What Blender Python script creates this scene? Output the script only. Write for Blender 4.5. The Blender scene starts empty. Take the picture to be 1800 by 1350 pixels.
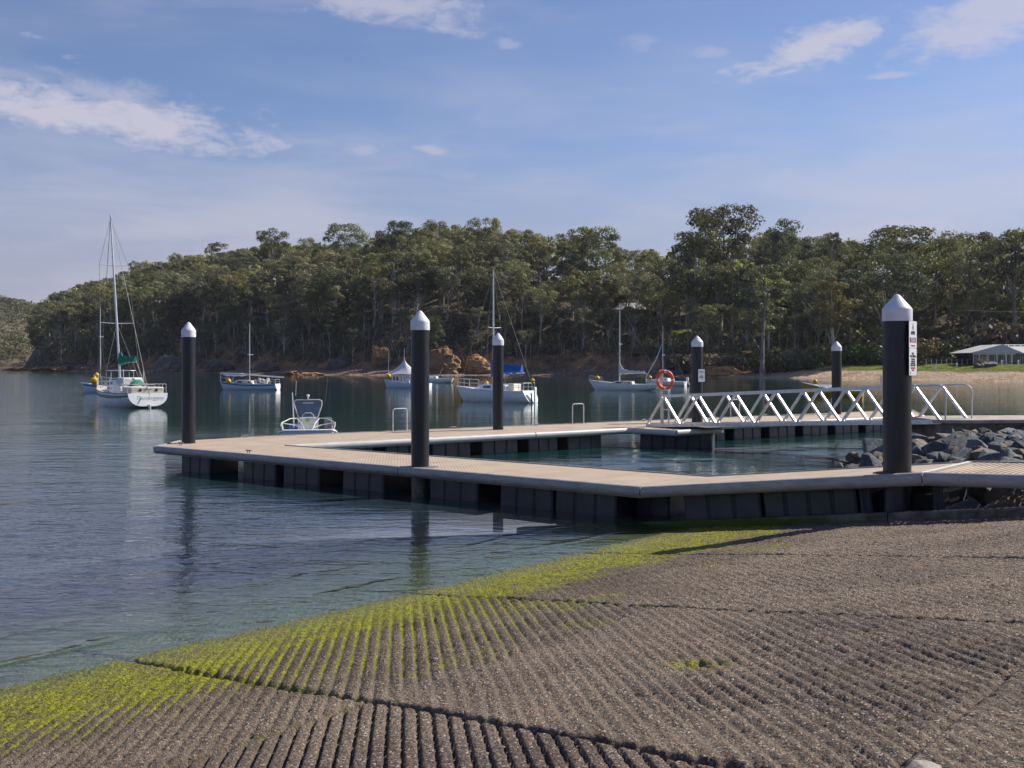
import bpy, bmesh, math, random
import numpy as np
from mathutils import Vector, Matrix, Euler
R = math.radians
random.seed(7); RNG = np.random.default_rng(11)
scene = bpy.context.scene
COL = scene.collection

# ---------------------------------------------------------------- camera, sky, sun, exposure
EYE = 2.97; F = 1900.0; HY = 640.0; CX = 900.0
cd = bpy.data.cameras.new('camera'); cam = bpy.data.objects.new('camera', cd); COL.objects.link(cam)
cam.location = (0, 0, EYE); cam.rotation_euler = (R(90), 0, 0)
cd.sensor_width = 36; cd.lens = 38.0; cd.shift_y = -35/1800; cd.clip_start = 0.1; cd.clip_end = 12000
scene.camera = cam

SUN_AZ, SUN_EL = 66.0, 40.0            # azimuth clockwise from +Y
w = bpy.data.worlds.new("World"); scene.world = w; w.use_nodes = True
nt = w.node_tree; nt.nodes.clear()
def N(nt, t, **k):
    n = nt.nodes.new(t)
    for a, b in k.items():
        if a.startswith('i_'):
            key = a[2:]
            key = int(key) if key.isdigit() else key.replace('_', ' ')
            n.inputs[key].default_value = b
        else: setattr(n, a, b)
    return n
def L(nt, a, b): nt.links.new(a, b)
def math_(nt, op, a, b=None, c=None, clamp=False):
    n = nt.nodes.new('ShaderNodeMath'); n.operation = op; n.use_clamp = clamp
    for i, v in enumerate((a, b, c)):
        if v is None: continue
        if isinstance(v, (int, float)): n.inputs[i].default_value = v
        else: nt.links.new(v, n.inputs[i])
    return n.outputs[0]
def mixc(nt, f, a, b, mode='MIX'):
    n = nt.nodes.new('ShaderNodeMix'); n.data_type = 'RGBA'; n.blend_type = mode; n.clamp_factor = True
    for s, v in ((n.inputs[0], f), (n.inputs[6], a), (n.inputs[7], b)):
        if isinstance(v, (int, float)): s.default_value = v
        elif isinstance(v, tuple): s.default_value = (v + (1,))[:4]
        else: nt.links.new(v, s)
    return n.outputs[2]
def smooth(nt, x, lo, hi):
    n = nt.nodes.new('ShaderNodeMapRange'); n.interpolation_type = 'SMOOTHSTEP'
    nt.links.new(x, n.inputs[0]); n.inputs[1].default_value = lo; n.inputs[2].default_value = hi
    return n.outputs[0]

sky = N(nt, 'ShaderNodeTexSky', sky_type='NISHITA', sun_disc=False, sun_elevation=R(SUN_EL), sun_rotation=R(SUN_AZ),
        altitude=0.0, air_density=1.0, dust_density=0.6, ozone_density=2.2)
tc = N(nt, 'ShaderNodeTexCoord')
sep = N(nt, 'ShaderNodeSeparateXYZ'); L(nt, tc.outputs['Generated'], sep.inputs[0])
X_, Y_, Z_ = sep.outputs
# direction -> azimuth and elevation (degrees); clouds sit at real directions of the sky
az = math_(nt, 'MULTIPLY', math_(nt, 'ARCTAN2', X_, Y_), 180/math.pi)
el = math_(nt, 'MULTIPLY', math_(nt, 'ARCSINE', Z_), 180/math.pi)
comb = N(nt, 'ShaderNodeCombineXYZ'); L(nt, az, comb.inputs[0]); L(nt, math_(nt, 'MULTIPLY', el, 2.3), comb.inputs[1])
n1 = N(nt, 'ShaderNodeTexNoise', i_Scale=0.30, i_Detail=9.0, i_Roughness=0.62, i_Distortion=0.35); L(nt, comb.outputs[0], n1.inputs['Vector'])
n2 = N(nt, 'ShaderNodeTexNoise', i_Scale=0.9, i_Detail=8.0, i_Roughness=0.6, i_Distortion=0.6); L(nt, comb.outputs[0], n2.inputs['Vector'])
comb3 = N(nt, 'ShaderNodeCombineXYZ'); L(nt, az, comb3.inputs[0]); L(nt, math_(nt, 'MULTIPLY', el, 5.0), comb3.inputs[1]); comb3.inputs[2].default_value = 7
n3 = N(nt, 'ShaderNodeTexNoise', i_Scale=0.07, i_Detail=8.0, i_Roughness=0.55, i_Distortion=0.3); L(nt, comb3.outputs[0], n3.inputs['Vector'])
nA = math_(nt, 'SUBTRACT', n1.outputs[0], 0.5); nB = math_(nt, 'SUBTRACT', n2.outputs[0], 0.5)
def px_az(px, py):
    x = (px-CX)/F; z = (HY-py)/F
    return math.degrees(math.atan2(x, 1)), math.degrees(math.atan2(z, math.hypot(1, x)))
total = None
# (px, py, half width, half height in photo pixels, strength, tilt): a cloud's direction is worked out from where it was seen
for (px, py, wx, wy, st, tilt) in [
        (160, 205, 330, 50, 1.0, .06), (200, 165, 110, 34, .6, .0), (700, 12, 190, 40, .75, .10), (720, 36, 60, 22, .4, 0), (890, 76, 34, 14, .4, .1),
        (1430, 86, 150, 36, .95, -.20), (1740, 30, 160, 60, .8, -.25), (1250, 92, 60, 16, .4, 0), (1130, 75, 45, 24, .3, 0), (1565, 133, 55, 8, .5, 0),
        (636, 263, 50, 16, .5, 0), (755, 263, 44, 12, .6, .15), (540, 248, 130, 10, .28, 0), (820, 308, 60, 14, .2, 0), (20, 128, 50, 14, .35, 0),
        (-500, 60, 420, 80, .9, 0), (2500, 160, 400, 90, .9, 0), (900, -500, 700, 120, .6, 0), (2300, -600, 500, 150, .6, 0)]:
    a0, e0 = px_az(px, py)
    k = math.degrees(1/F)
    u = math_(nt, 'DIVIDE', math_(nt, 'SUBTRACT', az, a0), wx*k)
    v0 = math_(nt, 'SUBTRACT', el, e0)
    v0 = math_(nt, 'ADD', v0, math_(nt, 'MULTIPLY', math_(nt, 'SUBTRACT', az, a0), tilt))
    v = math_(nt, 'DIVIDE', v0, wy*k)
    r = math_(nt, 'SQRT', math_(nt, 'ADD', math_(nt, 'MULTIPLY', u, u), math_(nt, 'MULTIPLY', v, v)))
    r = math_(nt, 'ADD', r, math_(nt, 'MULTIPLY', nA, 2.2)); r = math_(nt, 'ADD', r, math_(nt, 'MULTIPLY', nB, 1.1))
    m = math_(nt, 'MULTIPLY', smooth(nt, math_(nt, 'SUBTRACT', 1.12, r), 0.0, 0.95), st)
    total = m if total is None else math_(nt, 'MAXIMUM', total, m)
# thin high veil, denser towards the horizon
veil = math_(nt, 'MULTIPLY', smooth(nt, n3.outputs[0], .34, .72), smooth(nt, el, 22.0, 4.0))
veil = math_(nt, 'MULTIPLY', veil, 0.62)
wisp = math_(nt, 'MULTIPLY', smooth(nt, n3.outputs[0], .45, .8), 0.28)
total = math_(nt, 'MAXIMUM', total, math_(nt, 'MAXIMUM', veil, wisp))
skyt = mixc(nt, 1.0, sky.outputs[0], (0.84, 0.86, 1.05), 'MULTIPLY')
skyt = mixc(nt, math_(nt, 'MULTIPLY', smooth(nt, el, 14.0, 2.0), .75), skyt, (3.7, 3.6, 4.75))
final = mixc(nt, math_(nt, 'MULTIPLY', total, 0.82), skyt, (6.0, 5.75, 6.6))
bg = N(nt, 'ShaderNodeBackground', i_Strength=0.083); L(nt, final, bg.inputs[0])
wo = N(nt, 'ShaderNodeOutputWorld'); L(nt, bg.outputs[0], wo.inputs[0])

sd = bpy.data.lights.new('sun', 'SUN'); sun = bpy.data.objects.new('sun', sd); COL.objects.link(sun)
sd.energy = 5.0; sd.angle = R(0.5); sd.color = (1.0, 0.94, 0.85)
S = Vector((math.sin(R(SUN_AZ))*math.cos(R(SUN_EL)), math.cos(R(SUN_AZ))*math.cos(R(SUN_EL)), math.sin(R(SUN_EL))))
sun.rotation_euler = S.to_track_quat('Z', 'Y').to_euler(); sun.location = (40, 20, 60)
vs = scene.view_settings; vs.view_transform = 'Standard'; vs.look = 'None'; vs.gamma = 1; vs.exposure = 0.34
scene.cycles.use_denoising = True
try: scene.cycles.denoiser = 'OPENIMAGEDENOISE'
except Exception: pass
scene.cycles.max_bounces = 8; scene.cycles.transparent_max_bounces = 12
scene.cycles.caustics_reflective = False; scene.cycles.caustics_refractive = False

# ---------------------------------------------------------------- photo geometry helpers
def G(px, py, z=0.0):                  # point of the horizontal plane z seen at a photo pixel
    Y = (EYE-z)*F/(py-HY); return Vector(((px-CX)/F*Y, Y, z))
def A(px, py, Y):                      # point at depth Y seen at a photo pixel
    return Vector(((px-CX)/F*Y, Y, EYE-(py-HY)*Y/F))
WA = np.array([-4.69, 9.9]); CDIR = np.array([.631, .776]); UDIR = np.array([.776, -.631]); SL = .126
def ramp_ab(x, y): return (x-WA[0])*CDIR[0]+(y-WA[1])*CDIR[1], (x-WA[0])*UDIR[0]+(y-WA[1])*UDIR[1]
def ramp_pt(px, py):
    X = (px-CX)/F; k = SL*(X*UDIR[0]+UDIR[1]); c = SL*(-WA[0]*UDIR[0]-WA[1]*UDIR[1])
    t = (EYE-c)/((py-HY)/F+k); return ramp_ab(X*t, t)

# ---------------------------------------------------------------- numpy noise
def vnoise(x, y, seed=0):
    xi = np.floor(x).astype(np.int64); yi = np.floor(y).astype(np.int64); fx = x-xi; fy = y-yi
    fx = fx*fx*(3-2*fx); fy = fy*fy*(3-2*fy)
    def h(a, b):
        n = (a*374761393+b*668265263+seed*1442695041) & 0xffffffff
        n = ((n ^ (n >> 13))*1274126177) & 0xffffffff
        n = (n ^ (n >> 16)) & 0xffffffff
        return n/4294967295.0
    return (h(xi, yi)*(1-fx)+h(xi+1, yi)*fx)*(1-fy)+(h(xi, yi+1)*(1-fx)+h(xi+1, yi+1)*fx)*fy
def fbm(x, y, sc, oct=4, seed=0, gain=.5):
    s = 0; a = 1; t = 0
    for i in range(oct):
        s = s+a*(vnoise(x*sc, y*sc, seed+i*17)-.5); t += a; a *= gain; sc *= 2.03
    return s/t
def sstep(x, a, b):
    t = np.clip((x-a)/(b-a), 0, 1); return t*t*(3-2*t)

# ---------------------------------------------------------------- materials
def pm(name, col, rough=.6, metal=0.0, var=.15, vs=4.0, bump=0.0, bs=40.0, col2=None, spec=.5, coord='Object', rnd=0.0, streak=None):
    m = bpy.data.materials.new(name); m.use_nodes = True; nt = m.node_tree; b = nt.nodes['Principled BSDF']
    b.inputs['Roughness'].default_value = rough; b.inputs['Metallic'].default_value = metal
    b.inputs['Specular IOR Level'].default_value = spec
    tc = N(nt, 'ShaderNodeTexCoord'); co = tc.outputs[coord]
    if streak:
        mp = N(nt, 'ShaderNodeMapping'); mp.inputs['Scale'].default_value = streak; L(nt, co, mp.inputs[0]); co = mp.outputs[0]
    n = N(nt, 'ShaderNodeTexNoise', i_Scale=vs, i_Detail=6.0, i_Roughness=.65); L(nt, co, n.inputs['Vector'])
    f = smooth(nt, n.outputs[0], .3, .7)
    c2 = col2 or tuple(max(0, c*(1-var*2)) for c in col[:3]); c1 = tuple(min(1, c*(1+(0 if col2 else var))) for c in col[:3])
    c = mixc(nt, f, c2, c1)
    if rnd:
        oi = N(nt, 'ShaderNodeObjectInfo'); hs = N(nt, 'ShaderNodeHueSaturation')
        L(nt, math_(nt, 'ADD', math_(nt, 'MULTIPLY', oi.outputs['Random'], rnd), 1-rnd/2), hs.inputs['Value'])
        L(nt, math_(nt, 'ADD', math_(nt, 'MULTIPLY', math_(nt, 'FRACT', math_(nt, 'MULTIPLY', oi.outputs['Random'], 7.3)), .05), .475), hs.inputs['Hue'])
        L(nt, c, hs.inputs['Color']); c = hs.outputs[0]
    L(nt, c, b.inputs['Base Color'])
    rr = math_(nt, 'ADD', math_(nt, 'MULTIPLY', n.outputs[0], .2), rough-.1, clamp=True); L(nt, rr, b.inputs['Roughness'])
    if bump:
        nb = N(nt, 'ShaderNodeTexNoise', i_Scale=bs, i_Detail=8.0, i_Roughness=.7); L(nt, tc.outputs[coord], nb.inputs['Vector'])
        bp = N(nt, 'ShaderNodeBump', i_Strength=min(1, bump), i_Distance=.02*max(1, bump)); L(nt, nb.outputs[0], bp.inputs['Height']); L(nt, bp.outputs[0], b.inputs['Normal'])
    return m
M = {}
M['pile'] = pm('pile_sleeve', (.010, .013, .022), .40, var=.25, vs=3, bump=.15, bs=30, streak=(6, 6, .6))
M['cap'] = pm('pile_cap_plastic', (.72, .73, .78), .38, var=.05, vs=6)
M['alum'] = pm('aluminium', (.60, .61, .62), .42, .75, var=.10, vs=8, bump=.1)
M['alum_w'] = pm('weathered_aluminium', (.62, .62, .61), .5, .25, var=.10, vs=5, bump=.1)
M['fender'] = pm('rubbing_strip', (.36, .345, .335), .5, .0, var=.12, vs=3, bump=.15, bs=20, streak=(1, 1, 4))
M['black'] = pm('black_float_plastic', (.016, .021, .030), .5, var=.3, vs=3, bump=.3, bs=16, col2=(.028, .035, .045))
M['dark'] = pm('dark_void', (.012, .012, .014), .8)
M['rubber'] = pm('dark_rubber', (.03, .03, .03), .7)
M['white'] = pm('white_gelcoat', (.86, .87, .87), .28, var=.025, vs=.8)
M['cream'] = pm('cream_gelcoat', (.66, .61, .50), .4, var=.08, vs=3)
M['teak'] = pm('brown_wood', (.22, .12, .06), .6, var=.2, vs=10)
M['ltblue'] = pm('pale_blue_gelcoat', (.58, .72, .84), .3, var=.03, vs=.8)
M['blue'] = pm('blue_paint', (.05, .12, .32), .35, var=.1)
M['canvas_blue'] = pm('blue_canvas', (.02, .13, .50), .75, var=.15, vs=8, bump=.4, bs=9)
M['canvas_green'] = pm('green_canvas', (.01, .20, .13), .75, var=.25, vs=6, bump=.6, bs=8)
M['canvas_white'] = pm('white_canvas', (.66, .66, .68), .8, var=.08, vs=5, bump=.4, bs=8)
M['green'] = pm('green_stripe', (.01, .16, .11), .4)
M['glass'] = pm('dark_glass', (.02, .025, .035), .08, var=.1, spec=.8)
M['tint'] = pm('tinted_windscreen', (.10, .14, .20), .12, var=.08, spec=.8)
M['mast'] = pm('mast_aluminium', (.68, .70, .73), .35, .35, var=.06, vs=2)
M['wire'] = pm('rigging_wire', (.25, .24, .22), .5, .2)
M['yellow'] = pm('yellow_buoy', (.80, .42, .02), .5, var=.12)
M['ochre'] = pm('ochre_paint', (.50, .27, .03), .45, var=.15)
M['orange'] = pm('lifebuoy_orange', (.80, .11, .02), .45, var=.06)
M['red'] = pm('red_paint', (.55, .03, .03), .5)
M['ink'] = pm('black_ink', (.03, .03, .04), .6)
M['ink2'] = pm('grey_ink', (.16, .17, .20), .6)
M['inkred'] = pm('red_ink', (.50, .06, .07), .6)
M['lime'] = pm('lime_sticker', (.25, .55, .03), .5)
M['rope'] = pm('white_rope', (.65, .64, .6), .8)
M['dingblue'] = pm('bright_blue_hull', (.02, .25, .62), .4)
M['copper'] = pm('antifouling', (.02, .10, .10), .6)
M['concrete'] = pm('old_concrete', (.22, .18, .15), .85, var=.25, vs=2, bump=.8, bs=14)
M['conc2'] = pm('pale_concrete', (.40, .35, .30), .85, var=.2, vs=2, bump=.5, bs=14)
M['rust'] = pm('rusty_steel', (.22, .08, .04), .8)

# green-brown kerb: algae on its low end
def kerb_mat():
    m = pm('kerb_concrete', (.17, .14, .115), .9, var=.3, vs=3, bump=1.0, bs=18, coord='Object'); nt = m.node_tree; b = nt.nodes['Principled BSDF']
    src = b.inputs['Base Color'].links[0].from_socket
    g = N(nt, 'ShaderNodeNewGeometry'); s = N(nt, 'ShaderNodeSeparateXYZ'); L(nt, g.outputs['Position'], s.inputs[0])
    n = N(nt, 'ShaderNodeTexNoise', i_Scale=3.0, i_Detail=5.0); L(nt, g.outputs['Position'], n.inputs['Vector'])
    z = math_(nt, 'ADD', s.outputs[2], math_(nt, 'MULTIPLY', n.outputs[0], .22))
    L(nt, mixc(nt, smooth(nt, z, .62, .38), src, (.045, .075, .006)), b.inputs['Base Color']); return m
M['kerb'] = kerb_mat()
def pile_marks(m):
    nt = m.node_tree; b = nt.nodes['Principled BSDF']; src = b.inputs['Base Color'].links[0].from_socket
    tc = N(nt, 'ShaderNodeTexCoord'); s = N(nt, 'ShaderNodeSeparateXYZ'); L(nt, tc.outputs['Object'], s.inputs[0])
    oi = N(nt, 'ShaderNodeObjectInfo'); ad = N(nt, 'ShaderNodeVectorMath', operation='ADD'); L(nt, tc.outputs['Object'], ad.inputs[0]); L(nt, oi.outputs['Location'], ad.inputs[1])
    n = N(nt, 'ShaderNodeTexNoise', i_Scale=14.0, i_Detail=6.0, i_Roughness=.75); L(nt, ad.outputs[0], n.inputs['Vector'])
    mp = N(nt, 'ShaderNodeMapping'); mp.inputs['Scale'].default_value = (9, 9, .5); L(nt, ad.outputs[0], mp.inputs[0]); st = N(nt, 'ShaderNodeTexNoise', i_Scale=1.5, i_Detail=5.0, i_Roughness=.7); L(nt, mp.outputs[0], st.inputs['Vector'])
    c = mixc(nt, math_(nt, 'MULTIPLY', smooth(nt, st.outputs[0], .56, .70), .22), src, (.075, .075, .08))
    c = mixc(nt, math_(nt, 'MULTIPLY', smooth(nt, n.outputs[0], .66, .70), .7), c, (.16, .16, .165))
    tide = math_(nt, 'MULTIPLY', smooth(nt, math_(nt, 'ADD', s.outputs[2], math_(nt, 'MULTIPLY', n.outputs[0], .5)), .85, .45), .7)
    c = mixc(nt, tide, c, mixc(nt, smooth(nt, n.outputs[0], .45, .6), (.045, .042, .028), (.15, .14, .12))); L(nt, c, b.inputs['Base Color'])
pile_marks(M['pile'])

def deck_mat(open_=False):
    m = bpy.data.materials.new('moulded_grating'); m.use_nodes = True; nt = m.node_tree; b = nt.nodes['Principled BSDF']
    g = N(nt, 'ShaderNodeNewGeometry'); mp = N(nt, 'ShaderNodeMapping'); mp.inputs['Rotation'].default_value = (0, 0, R(39.1)); L(nt, g.outputs['Position'], mp.inputs[0])
    s = N(nt, 'ShaderNodeSeparateXYZ'); L(nt, mp.outputs[0], s.inputs[0])
    def grid(c, pitch):
        f = math_(nt, 'FRACT', math_(nt, 'DIVIDE', c, pitch)); f = math_(nt, 'ABSOLUTE', math_(nt, 'SUBTRACT', f, .5)); return f
    gx = grid(s.outputs[0], .10); gy = grid(s.outputs[1], .10)
    hole = math_(nt, 'MULTIPLY', smooth(nt, gx, .40, .26), smooth(nt, gy, .40, .26))
    n = N(nt, 'ShaderNodeTexNoise', i_Scale=1.3, i_Detail=7.0, i_Roughness=.7); L(nt, g.outputs['Position'], n.inputs['Vector'])
    n2 = N(nt, 'ShaderNodeTexNoise', i_Scale=30.0, i_Detail=3.0); L(nt, g.outputs['Position'], n2.inputs['Vector'])
    c = mixc(nt, smooth(nt, n.outputs[0], .3, .7), (.58, .435, .30), (.74, .585, .425))
    c = mixc(nt, math_(nt, 'MULTIPLY', n2.outputs[0], .35), c, (.27, .21, .16))
    # panel joints every 1.25 m
    jo = smooth(nt, grid(s.outputs[0], 1.25), .485, .497)
    c = mixc(nt, math_(nt, 'MULTIPLY', jo, .6), c, (.10, .085, .07))
    c = mixc(nt, math_(nt, 'MULTIPLY', hole, .75), c, (.09, .075, .06))
    L(nt, c, b.inputs['Base Color']); b.inputs['Roughness'].default_value = .75
    if open_: L(nt, math_(nt, 'SUBTRACT', 1.0, math_(nt, 'MULTIPLY', hole, .95)), b.inputs['Alpha'])
    bp = N(nt, 'ShaderNodeBump', i_Strength=.6, i_Distance=.012); L(nt, math_(nt, 'SUBTRACT', 1.0, hole), bp.inputs['Height']); L(nt, bp.outputs[0], b.inputs['Normal'])
    return m
M['deck'] = deck_mat(); M['deck_open'] = deck_mat(True)

def rock_mat(name, c1, c2, c3, sc=1.5, bs=.6):
    m = bpy.data.materials.new(name); m.use_nodes = True; nt = m.node_tree; b = nt.nodes['Principled BSDF']
    tc = N(nt, 'ShaderNodeTexCoord'); co = tc.outputs['Object']
    oi = N(nt, 'ShaderNodeObjectInfo')
    ad = N(nt, 'ShaderNodeVectorMath', operation='ADD'); L(nt, co, ad.inputs[0]); L(nt, oi.outputs['Location'], ad.inputs[1]); co = ad.outputs[0]
    n = N(nt, 'ShaderNodeTexNoise', i_Scale=sc, i_Detail=8.0, i_Roughness=.65, i_Distortion=.4); L(nt, co, n.inputs['Vector'])
    v = N(nt, 'ShaderNodeTexVoronoi', feature='DISTANCE_TO_EDGE', i_Scale=sc*1.7); L(nt, co, v.inputs['Vector'])
    c = mixc(nt, smooth(nt, n.outputs[0], .35, .65), c1, c2)
    c = mixc(nt, smooth(nt, n.outputs[0], .56, .72), c, c3)
    n2 = N(nt, 'ShaderNodeTexNoise', i_Scale=sc*14, i_Detail=5.0, i_Roughness=.8); L(nt, co, n2.inputs['Vector'])
    if bs > .6:
        n4 = N(nt, 'ShaderNodeTexNoise', i_Scale=sc*4.5, i_Detail=6.0, i_Roughness=.8); L(nt, co, n4.inputs['Vector'])
        c = mixc(nt, math_(nt, 'MULTIPLY', smooth(nt, n4.outputs[0], .62, .68), math_(nt, 'GREATER_THAN', math_(nt, 'FRACT', math_(nt, 'MULTIPLY', oi.outputs['Random'], 3.7)), .55)), c, (.42, .41, .38))
    c = mixc(nt, math_(nt, 'MULTIPLY', smooth(nt, n2.outputs[0], .4, .75), .35), c, c2)
    hs = N(nt, 'ShaderNodeHueSaturation'); L(nt, c, hs.inputs['Color'])
    L(nt, math_(nt, 'ADD', math_(nt, 'MULTIPLY', oi.outputs['Random'], .7), .65), hs.inputs['Value'])
    L(nt, hs.outputs[0], b.inputs['Base Color']); b.inputs['Roughness'].default_value = .8
    h = math_(nt, 'ADD', math_(nt, 'MULTIPLY', n.outputs[0], 1.0), math_(nt, 'MULTIPLY', n2.outputs[0], .25))
    h = math_(nt, 'ADD', h, math_(nt, 'MULTIPLY', smooth(nt, v.outputs[0], 0, .06), .12))
    bp = N(nt, 'ShaderNodeBump', i_Strength=1.0, i_Distance=bs/sc*.5); L(nt, h, bp.inputs['Height']); L(nt, bp.outputs[0], b.inputs['Normal'])
    return m
M['rock'] = rock_mat('blue_grey_rock', (.070, .085, .098), (.16, .175, .18), (.30, .27, .22), 2.4, .7)
M['rock2'] = rock_mat('brown_rock', (.15, .115, .085), (.25, .205, .155), (.34, .29, .23), 2.2, .7)
M['sandstone'] = rock_mat('orange_sandstone', (.24, .125, .05), (.42, .235, .11), (.55, .37, .22), .25, .5)
M['greyrock'] = rock_mat('grey_cliff_rock', (.09, .08, .075), (.18, .15, .13), (.28, .22, .17), .3, .5)

def leaf_mat(name, dark, lite):
    m = bpy.data.materials.new(name); m.use_nodes = True; nt = m.node_tree; nt.nodes.clear()
    at = N(nt, 'ShaderNodeAttribute', attribute_name='tint'); oi = N(nt, 'ShaderNodeObjectInfo')
    c = mixc(nt, at.outputs['Fac'], dark, lite)
    hs = N(nt, 'ShaderNodeHueSaturation'); L(nt, c, hs.inputs['Color'])
    L(nt, math_(nt, 'ADD', math_(nt, 'MULTIPLY', oi.outputs['Random'], .7), .65), hs.inputs['Value'])
    L(nt, math_(nt, 'ADD', math_(nt, 'MULTIPLY', math_(nt, 'FRACT', math_(nt, 'MULTIPLY', oi.outputs['Random'], 9.7)), .06), .455), hs.inputs['Hue'])
    L(nt, math_(nt, 'ADD', math_(nt, 'MULTIPLY', math_(nt, 'FRACT', math_(nt, 'MULTIPLY', oi.outputs['Random'], 5.1)), .5), .6), hs.inputs['Saturation'])
    d = N(nt, 'ShaderNodeBsdfDiffuse'); L(nt, hs.outputs[0], d.inputs[0])
    t = N(nt, 'ShaderNodeBsdfTranslucent'); L(nt, mixc(nt, 1.0, hs.outputs[0], (1.2, 1.25, .6), 'MULTIPLY'), t.inputs[0])
    g = N(nt, 'ShaderNodeBsdfGlossy', i_Roughness=.5); g.inputs[0].default_value = (.5, .5, .5, 1)
    m1 = N(nt, 'ShaderNodeMixShader', i_0=.28); L(nt, d.outputs[0], m1.inputs[1]); L(nt, t.outputs[0], m1.inputs[2])
    m2 = N(nt, 'ShaderNodeMixShader', i_0=.05); L(nt, m1.outputs[0], m2.inputs[1]); L(nt, g.outputs[0], m2.inputs[2])
    o = N(nt, 'ShaderNodeOutputMaterial'); L(nt, m2.outputs[0], o.inputs[0]); return m
M['leaf'] = leaf_mat('eucalypt_leaf', (.085, .092, .050), (.30, .295, .135))
M['leaf_dk'] = leaf_mat('dark_leaf', (.070, .080, .048), (.19, .195, .098))
M['leaf_yel'] = leaf_mat('olive_leaf', (.13, .125, .058), (.29, .27, .12))
M['leaf_br'] = leaf_mat('bright_green_leaf', (.045, .085, .018), (.13, .20, .04))
M['leaf_gr'] = leaf_mat('grey_brown_twigs', (.11, .092, .075), (.24, .195, .15))
M['bark'] = pm('pale_bark', (.46, .41, .35), .8, var=.3, vs=.8, streak=(3, 3, .5), rnd=.7)
M['bark_dk'] = pm('dark_bark', (.12, .10, .085), .9, var=.3, vs=.8, rnd=.5)

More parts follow.
